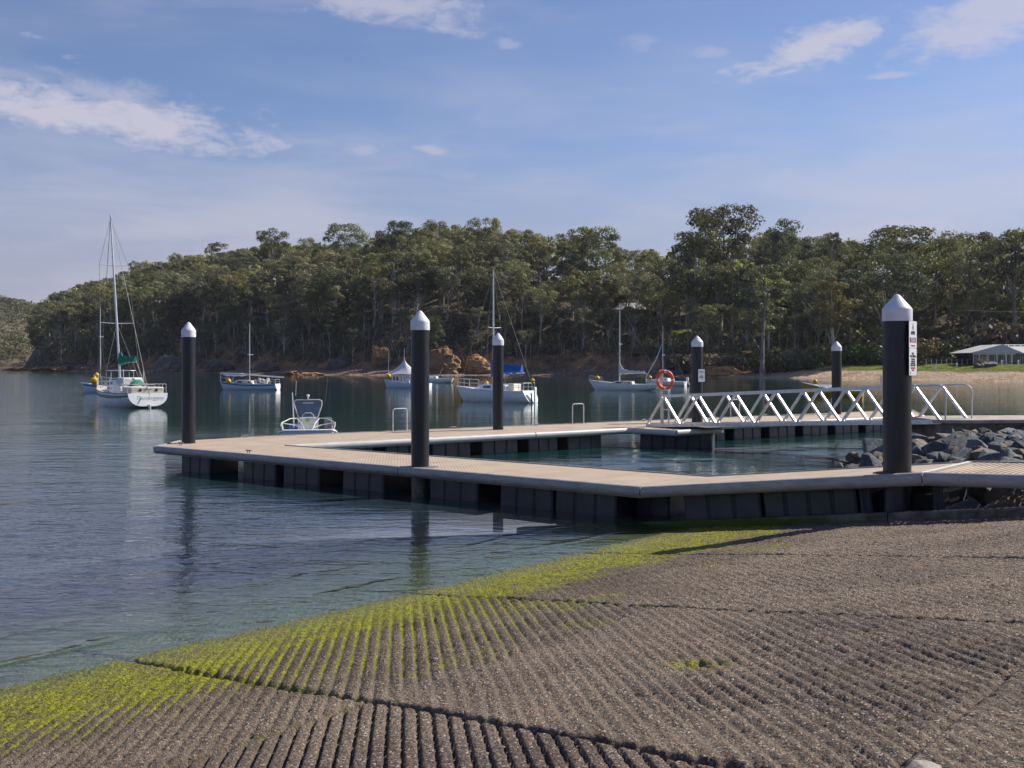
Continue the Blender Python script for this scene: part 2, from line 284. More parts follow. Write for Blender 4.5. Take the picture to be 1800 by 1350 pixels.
# ---------------------------------------------------------------- mesh builder
class MB:
    def __init__(s): s.v = []; s.f = []
    def add(s, vs, fs):
        o = len(s.v); s.v += [tuple(p) for p in vs]; s.f += [tuple(i+o for i in f) for f in fs]; return s
    def box(s, c, d, rz=0, mat=None):
        cx, cy, cz = c; dx, dy, dz = d[0]/2, d[1]/2, d[2]/2; vs = []
        ca, sa = math.cos(rz), math.sin(rz)
        for sx, sy, sz in ((-1, -1, -1), (1, -1, -1), (1, 1, -1), (-1, 1, -1), (-1, -1, 1), (1, -1, 1), (1, 1, 1), (-1, 1, 1)):
            x, y = sx*dx, sy*dy; vs.append((cx+x*ca-y*sa, cy+x*sa+y*ca, cz+sz*dz))
        return s.add(vs, [(0, 3, 2, 1), (4, 5, 6, 7), (0, 1, 5, 4), (1, 2, 6, 5), (2, 3, 7, 6), (3, 0, 4, 7)])
    def beam(s, a, b, wd, ht, up=(0, 0, 1)):
        a = Vector(a); b = Vector(b); d = (b-a).normalized(); u = Vector(up); sd = d.cross(u).normalized(); u = sd.cross(d).normalized()
        vs = []
        for p in (a, b):
            for x, y in ((-1, -1), (1, -1), (1, 1), (-1, 1)): vs.append(p+sd*x*wd/2+u*y*ht/2)
        return s.add(vs, [(0, 3, 2, 1), (4, 5, 6, 7), (0, 1, 5, 4), (1, 2, 6, 5), (2, 3, 7, 6), (3, 0, 4, 7)])
    def tube(s, pts, r, n=8, cap=True):
        pts = [Vector(p) for p in pts]; rs = r if isinstance(r, (list, tuple)) else [r]*len(pts)
        vs = []; fs = []; prev = None
        for i, p in enumerate(pts):
            d = (pts[min(i+1, len(pts)-1)]-pts[max(i-1, 0)]).normalized()
            if prev is None: a = d.orthogonal().normalized()
            else:
                a = (prev-d*prev.dot(d)); a = a.normalized() if a.length > 1e-6 else d.orthogonal().normalized()
            prev = a; b = d.cross(a)
            for k in range(n):
                t = 2*math.pi*k/n; vs.append(p+(a*math.cos(t)+b*math.sin(t))*rs[i])
        for i in range(len(pts)-1):
            for k in range(n): fs.append((i*n+k, i*n+(k+1) % n, (i+1)*n+(k+1) % n, (i+1)*n+k))
        if cap: fs.append(tuple(range(n-1, -1, -1))); fs.append(tuple((len(pts)-1)*n+k for k in range(n)))
        return s.add(vs, fs)
    def lathe(s, prof, n=32, c=(0, 0, 0)):
        vs = []; fs = []
        for r, z in prof:
            for k in range(n):
                t = 2*math.pi*k/n; vs.append((c[0]+r*math.cos(t), c[1]+r*math.sin(t), c[2]+z))
        for i in range(len(prof)-1):
            for k in range(n): fs.append((i*n+k, i*n+(k+1) % n, (i+1)*n+(k+1) % n, (i+1)*n+k))
        return s.add(vs, fs)
    def prism(s, poly, z0, z1):          # z0,z1 may be functions of (x,y)
        f0 = z0 if callable(z0) else (lambda x, y: z0); f1 = z1 if callable(z1) else (lambda x, y: z1); n = len(poly)
        vs = [(x, y, f0(x, y)) for x, y in poly]+[(x, y, f1(x, y)) for x, y in poly]
        return s.add(vs, [tuple(range(n-1, -1, -1)), tuple(range(n, 2*n))]+[(i, (i+1) % n, n+(i+1) % n, n+i) for i in range(n)])
    def loft(s, rings, close=False, cap=False):
        n = len(rings[0]); vs = [p for r in rings for p in r]; fs = []
        for i in range(len(rings)-1):
            for k in range(n if close else n-1): fs.append((i*n+k, i*n+(k+1) % n, (i+1)*n+(k+1) % n, (i+1)*n+k))
        if cap: fs.append(tuple(range(n-1, -1, -1))); fs.append(tuple((len(rings)-1)*n+k for k in range(n)))
        return s.add(vs, fs)
    def build(s, name, mat, parent=None, world=False, smooth_=True, bevel=0, ang=35):
        me = bpy.data.meshes.new(name)
        off = parent.matrix_basis.inverted() if (world and parent is not None) else None
        vs = s.v if off is None else [tuple(off @ Vector(p)) for p in s.v]
        me.from_pydata(vs, [], s.f); me.update()
        bm = bmesh.new(); bm.from_mesh(me); bmesh.ops.recalc_face_normals(bm, faces=bm.faces); bm.to_mesh(me); bm.free()
        if smooth_: me.shade_smooth(); me.set_sharp_from_angle(angle=R(ang))
        me.materials.append(mat)
        o = bpy.data.objects.new(name, me); COL.objects.link(o)
        if parent is not None: o.parent = parent
        if bevel:
            md = o.modifiers.new('bevel', 'BEVEL'); md.width = bevel; md.segments = 2; md.limit_method = 'ANGLE'
        return o
def tag(o, label=None, cat=None, group=None, kind=None):
    if label: o['label'] = label
    if cat: o['category'] = cat
    if group: o['group'] = group
    if kind: o['kind'] = kind
    return o
def thing(name, label, cat, loc=(0, 0, 0), rz=0, group=None):
    o = bpy.data.objects.new(name, None); COL.objects.link(o); o.location = loc; o.rotation_euler = (0, 0, rz); o.empty_display_size = .3
    o.matrix_basis = Matrix.Translation(Vector(loc)) @ Matrix.Rotation(rz, 4, 'Z')
    return tag(o, label, cat, group)
def dup(root, loc, rz=0, sc=1.0, label=None, group=None):
    r = root.copy(); COL.objects.link(r); r.location = loc; r.rotation_euler = (0, 0, rz)
    r.scale = sc if isinstance(sc, tuple) else (sc, sc, sc)
    if label: r['label'] = label
    if group: r['group'] = group
    for ch in list(root.children):
        c = ch.copy(); COL.objects.link(c); c.parent = r
        for g in list(ch.children):
            d = g.copy(); COL.objects.link(d); d.parent = c
    return r
def lettering(txt, size, mat, parent, mw, name='lettering', shear=0.0, sx=1.0):
    cu = bpy.data.curves.new('t', 'FONT'); cu.body = txt; cu.size = size; cu.align_x = 'CENTER'; cu.align_y = 'CENTER'; cu.extrude = .002; cu.shear = shear
    to = bpy.data.objects.new('t', cu); COL.objects.link(to); bpy.context.view_layer.update()
    me = bpy.data.meshes.new_from_object(to.evaluated_get(bpy.context.evaluated_depsgraph_get())); bpy.data.objects.remove(to); bpy.data.curves.remove(cu)
    me.transform(mw @ Matrix.Diagonal((sx, 1, 1, 1))); me.materials.clear(); me.materials.append(mat); me.name = name
    o = bpy.data.objects.new(name, me); COL.objects.link(o); o.parent = parent; return o

def np_mesh(name, V, Fq, mat, attrs=None, smooth_=True, parent=None):
    me = bpy.data.meshes.new(name); V = np.asarray(V, dtype=np.float32); Fq = np.asarray(Fq, dtype=np.int32); k = Fq.shape[1]
    me.vertices.add(len(V)); me.vertices.foreach_set('co', V.ravel())
    me.loops.add(Fq.size); me.loops.foreach_set('vertex_index', Fq.ravel())
    me.polygons.add(len(Fq)); me.polygons.foreach_set('loop_start', np.arange(0, Fq.size, k, dtype=np.int32))
    me.update(calc_edges=True)
    if smooth_: me.shade_smooth()
    for an, av in (attrs or {}).items():
        at = me.attributes.new(an, 'FLOAT', 'POINT'); at.data.foreach_set('value', np.asarray(av, dtype=np.float32).ravel())
    me.materials.append(mat); o = bpy.data.objects.new(name, me); COL.objects.link(o)
    if parent is not None: o.parent = parent
    return o
def grid_faces(nu, nv):
    i = np.arange(nu-1)[:, None]*nv+np.arange(nv-1)[None, :]; i = i.ravel()
    return np.stack([i, i+1, i+nv+1, i+nv], 1)
import time; _t0 = time.time()
# ---------------------------------------------------------------- boat ramp
def seam1(b): return 1.30-.135*b
def seam2(b): return 5.33-.14*b
def seam3(b): return 9.60-.16*b
def steps(lo, hi, s0, s1):
    out = [lo]
    while out[-1] < hi:
        t = (out[-1]-lo)/(hi-lo); out.append(out[-1]+s0+(s1-s0)*t)
    return out
ga = np.array(list(np.arange(-12, -2.45, .3))+steps(-2.45, 12.45, .0125, .030)+[12.6])
gb = np.array(list(np.arange(-14, -1.55, .3))+steps(-1.5, 9.6, .0145, .0135)+list(np.arange(9.9, 18, .3)))
Aa, Bb = np.meshgrid(ga, gb, indexing='ij')
Xw = WA[0]+Aa*CDIR[0]+Bb*UDIR[0]; Yw = WA[1]+Aa*CDIR[1]+Bb*UDIR[1]
fine = sstep(Aa, -2.45, -2.3)*sstep(Bb, -1.5, -1.3)*(1-sstep(Bb, 9.4, 9.6))
wob = fbm(Aa, Bb, .7, 3, 5)*.10
r0 = (Aa < seam1(Bb)+wob); r1 = (~r0) & (Aa < seam2(Bb)+wob); r2 = (~r0) & (~r1)
c0_ = Bb < 4.1+wob; c1_ = (~c0_) & (Bb < 8.0+wob); c2_ = ~(c0_ | c1_)
patch = fbm(Aa, Bb, .55, 3, 9)
amp = np.where(r0 & c0_, .012, 0)+np.where(r0 & c1_, .032, 0)+np.where(r0 & c2_, .017, 0)
amp = amp+np.where(r1 & c0_, .019, 0)+np.where(r1 & c1_, .017*np.clip(.85+patch*3, .15, 1.2)*(.35+.65*sstep(Bb, 4.4, 5.8)), 0)+np.where(r1 & c2_, .010, 0)
amp = amp+np.where(r2, .0035, 0)
amp = amp*np.where(r0 & c1_, 1, .30+.70*sstep(Bb+fbm(Aa, Bb, 1.5, 2, 15), .1, 1.7))
ph = Xw*.995+Yw*.101+fbm(Aa, Bb, .8, 2, 21)*.010
pitch = np.where(r0 & c1_, .100, .112)
f = np.abs((ph/pitch) % 1-.5)*2                  # 0 ridge centre .. 1 groove centre
gro_n = np.where(r0 & c1_, sstep(f, .66, .90), sstep(f, .35, .95))
wear = np.clip(1.05+fbm(Aa, Bb, 1.6, 3, 31)*1.1, .5, 1.3)
worn = np.where(r0 & c1_, 1.0, wear)
groove = gro_n*worn
Z = SL*Bb-amp*groove*fine
# ridge crowns, aggregate standing proud, hollows
agg = np.abs(fbm(Aa, Bb, 16, 3, 41, .65)); agg2 = fbm(Aa, Bb, 42, 2, 43)
rough = np.where(r0 & c1_, .45, 1.0)*(1-.75*np.where(r1, gro_n, 0))
Z += fine*(agg*-.034*rough+agg2*.020*(rough+.2)+fbm(Aa, Bb, 1.1, 3, 47)*.024+fbm(Aa, Bb, 6.0, 3, 49)*.011*rough)
Z += np.where(r2, 1, 0)*fine*fbm(Aa*3.2+Bb*.3, Bb, 3.0, 3, 61)*.026
def crack(dist, wd, dp):
    global Z
    c = np.exp(-(dist/wd)**2); Z -= c*dp*fine; return c
edge = fbm(Aa, Bb, 3.5, 4, 71)*.12
cr = crack(Aa-seam1(Bb)-wob-edge*.5, .035+.02*(patch > 0), .05)
cr = np.maximum(cr, crack(Aa-seam2(Bb)-wob-edge*.4, .022, .035)*(1-.4*sstep(Bb, 6, 8)))
cr = np.maximum(cr, np.where(Bb > 3.4+edge*2, 1, .15)*crack(Aa-seam3(Bb)+.45-edge*.35, .035, .055*1.0))
cr = np.maximum(cr, np.where(r0, 1, .12)*np.exp(-((Bb-4.1-wob-edge*.5)/.03)**2)); Z -= np.where(r0, .035, .004)*np.exp(-((Bb-4.1-wob-edge*.5)/.035)**2)*fine
Z -= np.exp(-((Bb-8.0-wob-edge*.6)/.035)**2)*.028*fine*(Aa < seam2(Bb))
k5 = np.exp(-(((Aa-6.25-.5*(Bb-6.3)-edge)/.05)**2))*(np.abs(Bb-6.0) < .45); Z -= k5*.02*fine
Z -= np.exp(-(((Aa-2.42)/.10)**2+((Bb-5.85)/.16)**2))*.05*fine
# algae grows in a band just above the water and in the wet grooves
zz = SL*Bb; an = fbm(Aa, Bb, .8, 3, 81)*.30+fbm(Aa, Bb, 7, 3, 83)*.16
lim = np.where(r0, .29, np.where(r1, .225, .25))+an*.5+np.where(r1 & c0_, (groove*.24-.03), 0)+np.where(r0 & c0_, groove*.06, 0)
lim = lim-np.where(r1, .045*sstep(Aa, 3.0, 5.0), 0)
alg = sstep(lim-zz, -.035, .055)
spots = sstep(fbm(Aa, Bb, 1.3, 4, 91), .17, .25)*sstep(-zz, -.62, -.38)*.8*np.where(r0, 0, 1)
alg = np.maximum(alg, spots*(.4+.6*groove)); alg = np.maximum(alg, np.exp(-(((Aa-2.42)/.13)**2+((Bb-5.85)/.2)**2)))
alg = np.maximum(alg, cr*sstep(-zz, -.75, -.3)*.75)
alg = np.clip(alg*(.30+1.1*vnoise(Aa*26, Bb*26, 5))*(.75+1.6*fbm(Aa, Bb, 4.5, 3, 6)+.25), 0, 1)
def ramp_mat():
    m = bpy.data.materials.new('ramp_concrete'); m.use_nodes = True; nt = m.node_tree; b = nt.nodes['Principled BSDF']
    g = N(nt, 'ShaderNodeNewGeometry'); P = g.outputs['Position']
    n1 = N(nt, 'ShaderNodeTexNoise', i_Scale=.9, i_Detail=6.0, i_Roughness=.65); L(nt, P, n1.inputs['Vector'])
    n2 = N(nt, 'ShaderNodeTexNoise', i_Scale=45.0, i_Detail=5.0, i_Roughness=.8); L(nt, P, n2.inputs['Vector'])
    v = N(nt, 'ShaderNodeTexVoronoi', i_Scale=75.0); L(nt, P, v.inputs['Vector'])
    v2 = N(nt, 'ShaderNodeTexVoronoi', i_Scale=32.0); L(nt, P, v2.inputs['Vector'])
    gr = N(nt, 'ShaderNodeAttribute', attribute_name='groove'); al = N(nt, 'ShaderNodeAttribute', attribute_name='algae'); ck = N(nt, 'ShaderNodeAttribute', attribute_name='crack')
    base = mixc(nt, smooth(nt, n1.outputs[0], .3, .7), (.108, .079, .056), (.295, .222, .155))
    base = mixc(nt, smooth(nt, n2.outputs[0], .42, .62), mixc(nt, .6, base, (.10, .075, .062)), base)
    sv = N(nt, 'ShaderNodeSeparateColor'); L(nt, v.outputs['Color'], sv.inputs[0])
    sv2 = N(nt, 'ShaderNodeSeparateColor'); L(nt, v2.outputs['Color'], sv2.inputs[0])
    base = mixc(nt, math_(nt, 'MULTIPLY', math_(nt, 'GREATER_THAN', sv.outputs[0], .86), .75), base, (.055, .05, .055))
    base = mixc(nt, math_(nt, 'MULTIPLY', math_(nt, 'GREATER_THAN', sv.outputs[1], .90), .85), base, (.52, .44, .36))
    base = mixc(nt, math_(nt, 'MULTIPLY', math_(nt, 'GREATER_THAN', sv.outputs[2], .93), .6), base, (.33, .15, .08))
    peb = math_(nt, 'MULTIPLY', math_(nt, 'GREATER_THAN', sv2.outputs[0], .80), smooth(nt, v2.outputs['Distance'], .5, .25))
    base = mixc(nt, math_(nt, 'MULTIPLY', peb, .65), base, (.07, .062, .06))
    base = mixc(nt, math_(nt, 'MULTIPLY', gr.outputs['Fac'], .6), base, (.31, .24, .175))
    base = mixc(nt, math_(nt, 'MULTIPLY', ck.outputs['Fac'], .7), base, (.06, .048, .03))
    n5 = N(nt, 'ShaderNodeTexNoise', i_Scale=.45, i_Detail=5.0, i_Roughness=.6, i_Distortion=.6); L(nt, P, n5.inputs['Vector'])
    base = mixc(nt, math_(nt, 'MULTIPLY', smooth(nt, n5.outputs[0], .50, .62), .38), base, (.085, .062, .048))
    # wet and dark towards the water
    sp = N(nt, 'ShaderNodeSeparateXYZ'); L(nt, P, sp.inputs[0])
    wet = smooth(nt, math_(nt, 'ADD', sp.outputs[2], math_(nt, 'MULTIPLY', n1.outputs[0], .2)), .66, .24)
    base = mixc(nt, math_(nt, 'MULTIPLY', wet, .72), base, mixc(nt, .72, base, (.06, .042, .018)))
    n3 = N(nt, 'ShaderNodeTexNoise', i_Scale=22.0, i_Detail=4.0, i_Roughness=.7); L(nt, P, n3.inputs['Vector'])
    algc = mixc(nt, smooth(nt, n3.outputs[0], .35, .65), (.11, .12, .006), (.37, .36, .012))
    deep = smooth(nt, sp.outputs[2], .07, -.03)
    algc = mixc(nt, math_(nt, 'MULTIPLY', deep, .7), algc, (.085, .12, .035))
    L(nt, mixc(nt, al.outputs['Fac'], base, algc), b.inputs['Base Color'])
    L(nt, math_(nt, 'SUBTRACT', .85, math_(nt, 'MULTIPLY', smooth(nt, sp.outputs[2], .16, .02), .5)), b.inputs['Roughness']); b.inputs['Specular IOR Level'].default_value = .3
    h = math_(nt, 'ADD', n2.outputs[0], math_(nt, 'MULTIPLY', v.outputs['Distance'], -.6)); h = math_(nt, 'ADD', h, math_(nt, 'MULTIPLY', v2.outputs['Distance'], -.8))
    bp = N(nt, 'ShaderNodeBump', i_Strength=.9, i_Distance=.030); L(nt, h, bp.inputs['Height']); L(nt, bp.outputs[0], b.inputs['Normal'])
    return m
V = np.stack([Xw, Yw, Z], -1).reshape(-1, 3)
o = np_mesh('boat_ramp', V, grid_faces(len(ga), len(gb))[:, ::-1], ramp_mat(), {'groove': np.where(r0 & c1_, .15, 1)*gro_n*np.clip(worn, .3, 1), 'algae': alg, 'crack': cr}); tag(o, kind='structure')
del V, Aa, Bb, Xw, Yw, Z
# kerb along the far edge of the ramp, two cast lengths with a joint
def abz(a, b, z=0): return (WA[0]+a*CDIR[0]+b*UDIR[0], WA[1]+a*CDIR[1]+b*UDIR[1], z)
def kerb_piece(b0, b1):
    mb = MB(); rings = []
    for b in np.linspace(b0, b1, 14):
        z = SL*b; j = (random.random()-.5)*.008
        rings.append([abz(12.50+j, b, z-.3), abz(12.50+j, b, z+.10+j), abz(12.525+j, b, z+.125+j), abz(12.74, b, z+.125+j), abz(12.76, b, z+.10), abz(12.76, b, z-.3)])
    mb.loft(rings, cap=True); return mb
tag(kerb_piece(-4, 3.62).build('kerb', M['kerb']), kind='structure'); tag(kerb_piece(3.64, 16).build('kerb', M['kerb']), kind='structure')

# ---------------------------------------------------------------- water
def water_mat():
    m = bpy.data.materials.new('sea_water'); m.use_nodes = True; nt = m.node_tree; nt.nodes.clear()
    g = N(nt, 'ShaderNodeNewGeometry'); P = g.outputs['Position']; s = N(nt, 'ShaderNodeSeparateXYZ'); L(nt, P, s.inputs[0])
    x, y = s.outputs[0], s.outputs[1]
    b_ = math_(nt, 'ADD', math_(nt, 'MULTIPLY', math_(nt, 'ADD', x, 4.69), .776), math_(nt, 'MULTIPLY', math_(nt, 'SUBTRACT', y, 9.9), -.631))
    a_ = math_(nt, 'ADD', math_(nt, 'MULTIPLY', math_(nt, 'ADD', x, 4.69), .631), math_(nt, 'MULTIPLY', math_(nt, 'SUBTRACT', y, 9.9), .776))
    depth = math_(nt, 'MULTIPLY', math_(nt, 'MAXIMUM', math_(nt, 'MULTIPLY', b_, -1.0), 0.0), SL)
    op = math_(nt, 'SUBTRACT', 1.0, math_(nt, 'POWER', 2.718, math_(nt, 'MULTIPLY', depth, -1.1)))
    op = math_(nt, 'MAXIMUM', op, smooth(nt, a_, 12.4, 13.2)); op = math_(nt, 'MAXIMUM', op, smooth(nt, b_, -1.6, -6.5))
    def noise(sc, det=2.0, ro=.5, st=(1, 1, 1), dist=0.0, rot=0):
        mp = N(nt, 'ShaderNodeMapping'); mp.inputs['Scale'].default_value = st; mp.inputs['Rotation'].default_value = (0, 0, R(rot)); L(nt, P, mp.inputs[0])
        n = N(nt, 'ShaderNodeTexNoise', i_Scale=sc, i_Detail=det, i_Roughness=ro, i_Distortion=dist); L(nt, mp.outputs[0], n.inputs['Vector']); return n.outputs[0]
    swell = noise(.30, 2.0, .5, (.55, 1, 1), .3, 12); mid = noise(1.5, 3.0, .55, (.5, 1, 1), .5, -8); fine = noise(6.0, 3.0, .6, (.6, 1, 1), .4, 10)
    gust = smooth(nt, noise(.03, 2.0, .5), .40, .62); near = smooth(nt, y, 60.0, 18.0); left = smooth(nt, math_(nt, 'ADD', math_(nt, 'MULTIPLY', y, .28), x), -2.0, -22.0)
    act = math_(nt, 'ADD', math_(nt, 'MULTIPLY', math_(nt, 'MAXIMUM', near, left), .95), math_(nt, 'MULTIPLY', gust, .22)); act = math_(nt, 'ADD', act, .24)
    basin = math_(nt, 'MULTIPLY', smooth(nt, math_(nt, 'ABSOLUTE', math_(nt, 'SUBTRACT', y, 31.0)), 9.0, 6.0), smooth(nt, x, 1.0, 4.0))
    h = math_(nt, 'MULTIPLY', swell, .060); h = math_(nt, 'ADD', h, math_(nt, 'MULTIPLY', mid, .034)); h = math_(nt, 'ADD', h, math_(nt, 'MULTIPLY', fine, .0125))
    act = math_(nt, 'ADD', act, math_(nt, 'MULTIPLY', math_(nt, 'MULTIPLY', basin, smooth(nt, noise(.25, 2.0), .42, .6)), 1.3))
    h = math_(nt, 'MULTIPLY', h, act)
    wn_ = noise(.55, 3.0, .6)          # two small waves lapping up the slipway
    for off, hh_ in ((.75, .020), (1.9, .016)):
        q_ = math_(nt, 'DIVIDE', math_(nt, 'ADD', math_(nt, 'ADD', b_, off-.55), math_(nt, 'MULTIPLY', wn_, 1.1)), .085)
        cr_ = math_(nt, 'POWER', 2.718, math_(nt, 'MULTIPLY', math_(nt, 'MULTIPLY', q_, q_), -1.0))
        h = math_(nt, 'ADD', h, math_(nt, 'MULTIPLY', math_(nt, 'MULTIPLY', cr_, hh_), smooth(nt, noise(.35, 2.0), .45, .58)))
    bp = N(nt, 'ShaderNodeBump', i_Strength=1.0, i_Distance=1.0); L(nt, h, bp.inputs['Height'])
    bk_ = g.outputs['Backfacing']; fr = N(nt, 'ShaderNodeFresnel'); L(nt, math_(nt, 'ADD', math_(nt, 'MULTIPLY', bk_, 1/1.44-1.44), 1.44), fr.inputs[0]); L(nt, bp.outputs[0], fr.inputs['Normal'])
    gl = N(nt, 'ShaderNodeBsdfGlossy', i_Roughness=.035); gl.inputs[0].default_value = (1, 1, 1, 1); L(nt, bp.outputs[0], gl.inputs['Normal'])
    tr = N(nt, 'ShaderNodeBsdfTransparent'); tr.inputs[0].default_value = (.86, .94, .90, 1)
    df = N(nt, 'ShaderNodeBsdfDiffuse'); L(nt, mixc(nt, smooth(nt, y, 15, 40), (.022, .032, .045), (.009, .044, .040)), df.inputs[0])
    body = N(nt, 'ShaderNodeMixShader'); L(nt, op, body.inputs[0]); L(nt, tr.outputs[0], body.inputs[1]); L(nt, df.outputs[0], body.inputs[2])
    mx = N(nt, 'ShaderNodeMixShader'); L(nt, fr.outputs[0], mx.inputs[0]); L(nt, body.outputs[0], mx.inputs[1]); L(nt, gl.outputs[0], mx.inputs[2])
    o = N(nt, 'ShaderNodeOutputMaterial'); L(nt, mx.outputs[0], o.inputs[0]); return m
tag(np_mesh('water', [(-1150, -60, 0), (560, -60, 0), (560, 1620, 0), (-1150, 1620, 0)], [(0, 1, 2, 3)], water_mat()), kind='structure')
mb = MB(); mb.box((14, -18, .55), (90, 30, 2.4)); mb.box((38, 8, .2), (45, 34, 1.9)); tag(mb.build('ground', M['conc2']), kind='structure')

# ---------------------------------------------------------------- far shore terrain, in (s along the shore, d inland)
CS = np.array([-720, -470, -357, -300, -249, -225, -200, -180, -142, -105, -68, 60]); CC = np.array([235, 245, 252, 250, 241, 250, 285, 300, 290, 286, 268, 265])
def shore_c(s): return np.interp(s, CS, CC)+fbm(s, s*0, .05, 3, 3)*9
def sd2xy(s, d): c = shore_c(s)+d*1.4142; q = s*1.4142; return (c+q)/2, (c-q)/2
def prof(s, d):
    s = np.asarray(s, float); d = np.asarray(d, float)
    RR = np.interp(s, [-700, -570, -352, -261, -202, -143, -60, 60], [30, 34, 36, 32, 23, 20, 21, 22])
    left = np.interp(d, [-40, -6, 0, 9, 12, 20, 30, 45, 85, 130, 260], [-6, -.8, 0, 1.2, 2.2, 10, 17, 22, 34, 36, 36])
    left = np.where(d > 12, 2.2+(left-2.2)*(RR-2.2)/33.8, left)
    mid = np.interp(d, [-40, -6, 0, 8, 11, 15, 40, 90, 130, 260], [-6, -.8, 0, .8, 2.0, 5.5, 10, 23, 25, 26])
    right = np.interp(d, [-40, -6, 0, 8, 12, 20, 46, 60, 95, 140, 260], [-6, -.8, 0, 1.45, 2.1, 2.9, 3.5, 7, 21, 25, 27])
    w1 = sstep(s, -235, -195); w2 = sstep(s, -150, -118)
    h = left*(1-w1)+(mid*(1-w2)+right*w2)*w1
    x, y = sd2xy(s, d); q = x+.442*y; t = np.sqrt(np.clip((q+4)/16, 0, 1))*(.72+.28*sstep(q, 0, 60))
    h = np.where(h > 0, h*t-(1-np.clip((q+4)/6, 0, 1))*1.5, h)
    return h
def th(s, d):
    x, y = sd2xy(s, d); r = sstep(d, 10, 30)
    return prof(s, d)+fbm(x, y, .06, 4, 7)*5.0*r*(1-.75*sstep(s, -150, -118)*(1-sstep(d, 45, 60)))+fbm(x, y, .4, 3, 8)*np.where(np.asarray(s) > -125, .25, .8)*sstep(d, 0, 6)
gs = np.arange(-720, 62, 1.6); gd = np.array(list(np.arange(-14, 0, 2))+list(np.arange(0, 24, .6))+list(np.arange(24, 60, 1.5))+list(np.arange(60, 262, 5)))
Sg, Dg = np.meshgrid(gs, gd, indexing='ij'); Xg, Yg = sd2xy(Sg, Dg); Zg = th(Sg, Dg)
right_w = sstep(Sg, -152, -128)
sand = right_w*(1-sstep(Dg+fbm(Xg, Yg, .2, 2, 4)*2, 8.0, 9.5))
gpatch = sstep(fbm(Xg, Yg, .03, 2, 66), .0, .08)
grass = sstep(Sg, -122, -108)*sstep(Dg+fbm(Xg, Yg, .2, 2, 4)*2, 8.6, 10)*(1-sstep(Dg, 44, 50))
grass = np.maximum(grass, sstep(Sg, -205, -190)*(1-sstep(Sg, -125, -110))*sstep(Dg, 17, 22)*(1-sstep(Dg, 46, 60))*gpatch)
rocky = (1-right_w)*(1-sstep(Dg+fbm(Xg, Yg, .1, 3, 12)*5, 9, 13))
cliff = (1-sstep(Sg, -140, -125))*sstep(Dg, 9.5, 12)*(1-sstep(Dg+fbm(Xg, Yg, .08, 3, 13)*14, 15, 21))
def terr_mat():
    m = bpy.data.materials.new('hillside_earth'); m.use_nodes = True; nt = m.node_tree; b = nt.nodes['Principled BSDF']
    g = N(nt, 'ShaderNodeNewGeometry'); P = g.outputs['Position']
    def nz(sc, d=6.0, r=.65): n = N(nt, 'ShaderNodeTexNoise', i_Scale=sc, i_Detail=d, i_Roughness=r); L(nt, P, n.inputs['Vector']); return n.outputs[0]
    A_ = lambda k: N(nt, 'ShaderNodeAttribute', attribute_name=k).outputs['Fac']
    n1, n2, n3 = nz(.15), nz(1.2), nz(.05)
    c = mixc(nt, smooth(nt, n1, .35, .65), (.095, .075, .058), (.18, .14, .10)); c = mixc(nt, smooth(nt, n2, .5, .7), c, (.055, .060, .030))
    rk = mixc(nt, smooth(nt, n2, .35, .65), (.12, .082, .062), (.34, .245, .18)); c = mixc(nt, A_('rocky'), c, rk)
    cl = mixc(nt, smooth(nt, n1, .38, .6), (.11, .075, .055), (.38, .22, .12)); c = mixc(nt, A_('cliff'), c, cl)
    sn = mixc(nt, smooth(nt, n2, .3, .7), (.38, .285, .195), (.50, .39, .275)); sn = mixc(nt, smooth(nt, n3, .55, .6), sn, (.34, .22, .14)); c = mixc(nt, A_('sand'), c, sn)
    gs_ = mixc(nt, smooth(nt, n2, .3, .7), (.085, .11, .018), (.21, .22, .035)); gs_ = mixc(nt, smooth(nt, nz(.5), .52, .62), gs_, (.07, .065, .02)); c = mixc(nt, A_('grass'), c, gs_)
    L(nt, c, b.inputs['Base Color']); b.inputs['Roughness'].default_value = .95; b.inputs['Specular IOR Level'].default_value = .1
    bp = N(nt, 'ShaderNodeBump', i_Strength=1.0, i_Distance=.5); L(nt, math_(nt, 'ADD', n2, math_(nt, 'MULTIPLY', n1, 2.0)), bp.inputs['Height']); L(nt, bp.outputs[0], b.inputs['Normal']); return m
TM = terr_mat()
o = np_mesh('hillside', np.stack([Xg, Yg, Zg], -1).reshape(-1, 3), grid_faces(len(gs), len(gd)), TM, {'sand': sand, 'grass': grass, 'rocky': rocky, 'cliff': cliff}); tag(o, kind='structure')
# the hill far off at the left
fx = np.linspace(-900, -180, 110); fy = np.linspace(700, 1500, 100); FX, FY = np.meshgrid(fx, fy, indexing='ij')
def fh(x, y):
    d = (y-730)+(x+330)*-.25; base = np.interp(d, [-30, 0, 20, 160, 330, 900], [-4, 0, 6, 36, 62, 75]); ang = x/np.maximum(y, 1)
    return base*np.interp(ang, [-.62, -.50, -.455, -.43, -.40, -.2], [1.0, 1.0, .88, .76, .62, .4])+fbm(x, y, .012, 4, 55)*14*sstep(d, 10, 120)
z0 = np.zeros_like(FX)
o = np_mesh('distant_hill', np.stack([FX, FY, fh(FX, FY)], -1).reshape(-1, 3), grid_faces(110, 100), TM, {'sand': z0, 'grass': z0, 'rocky': z0, 'cliff': z0}); tag(o, kind='structure')

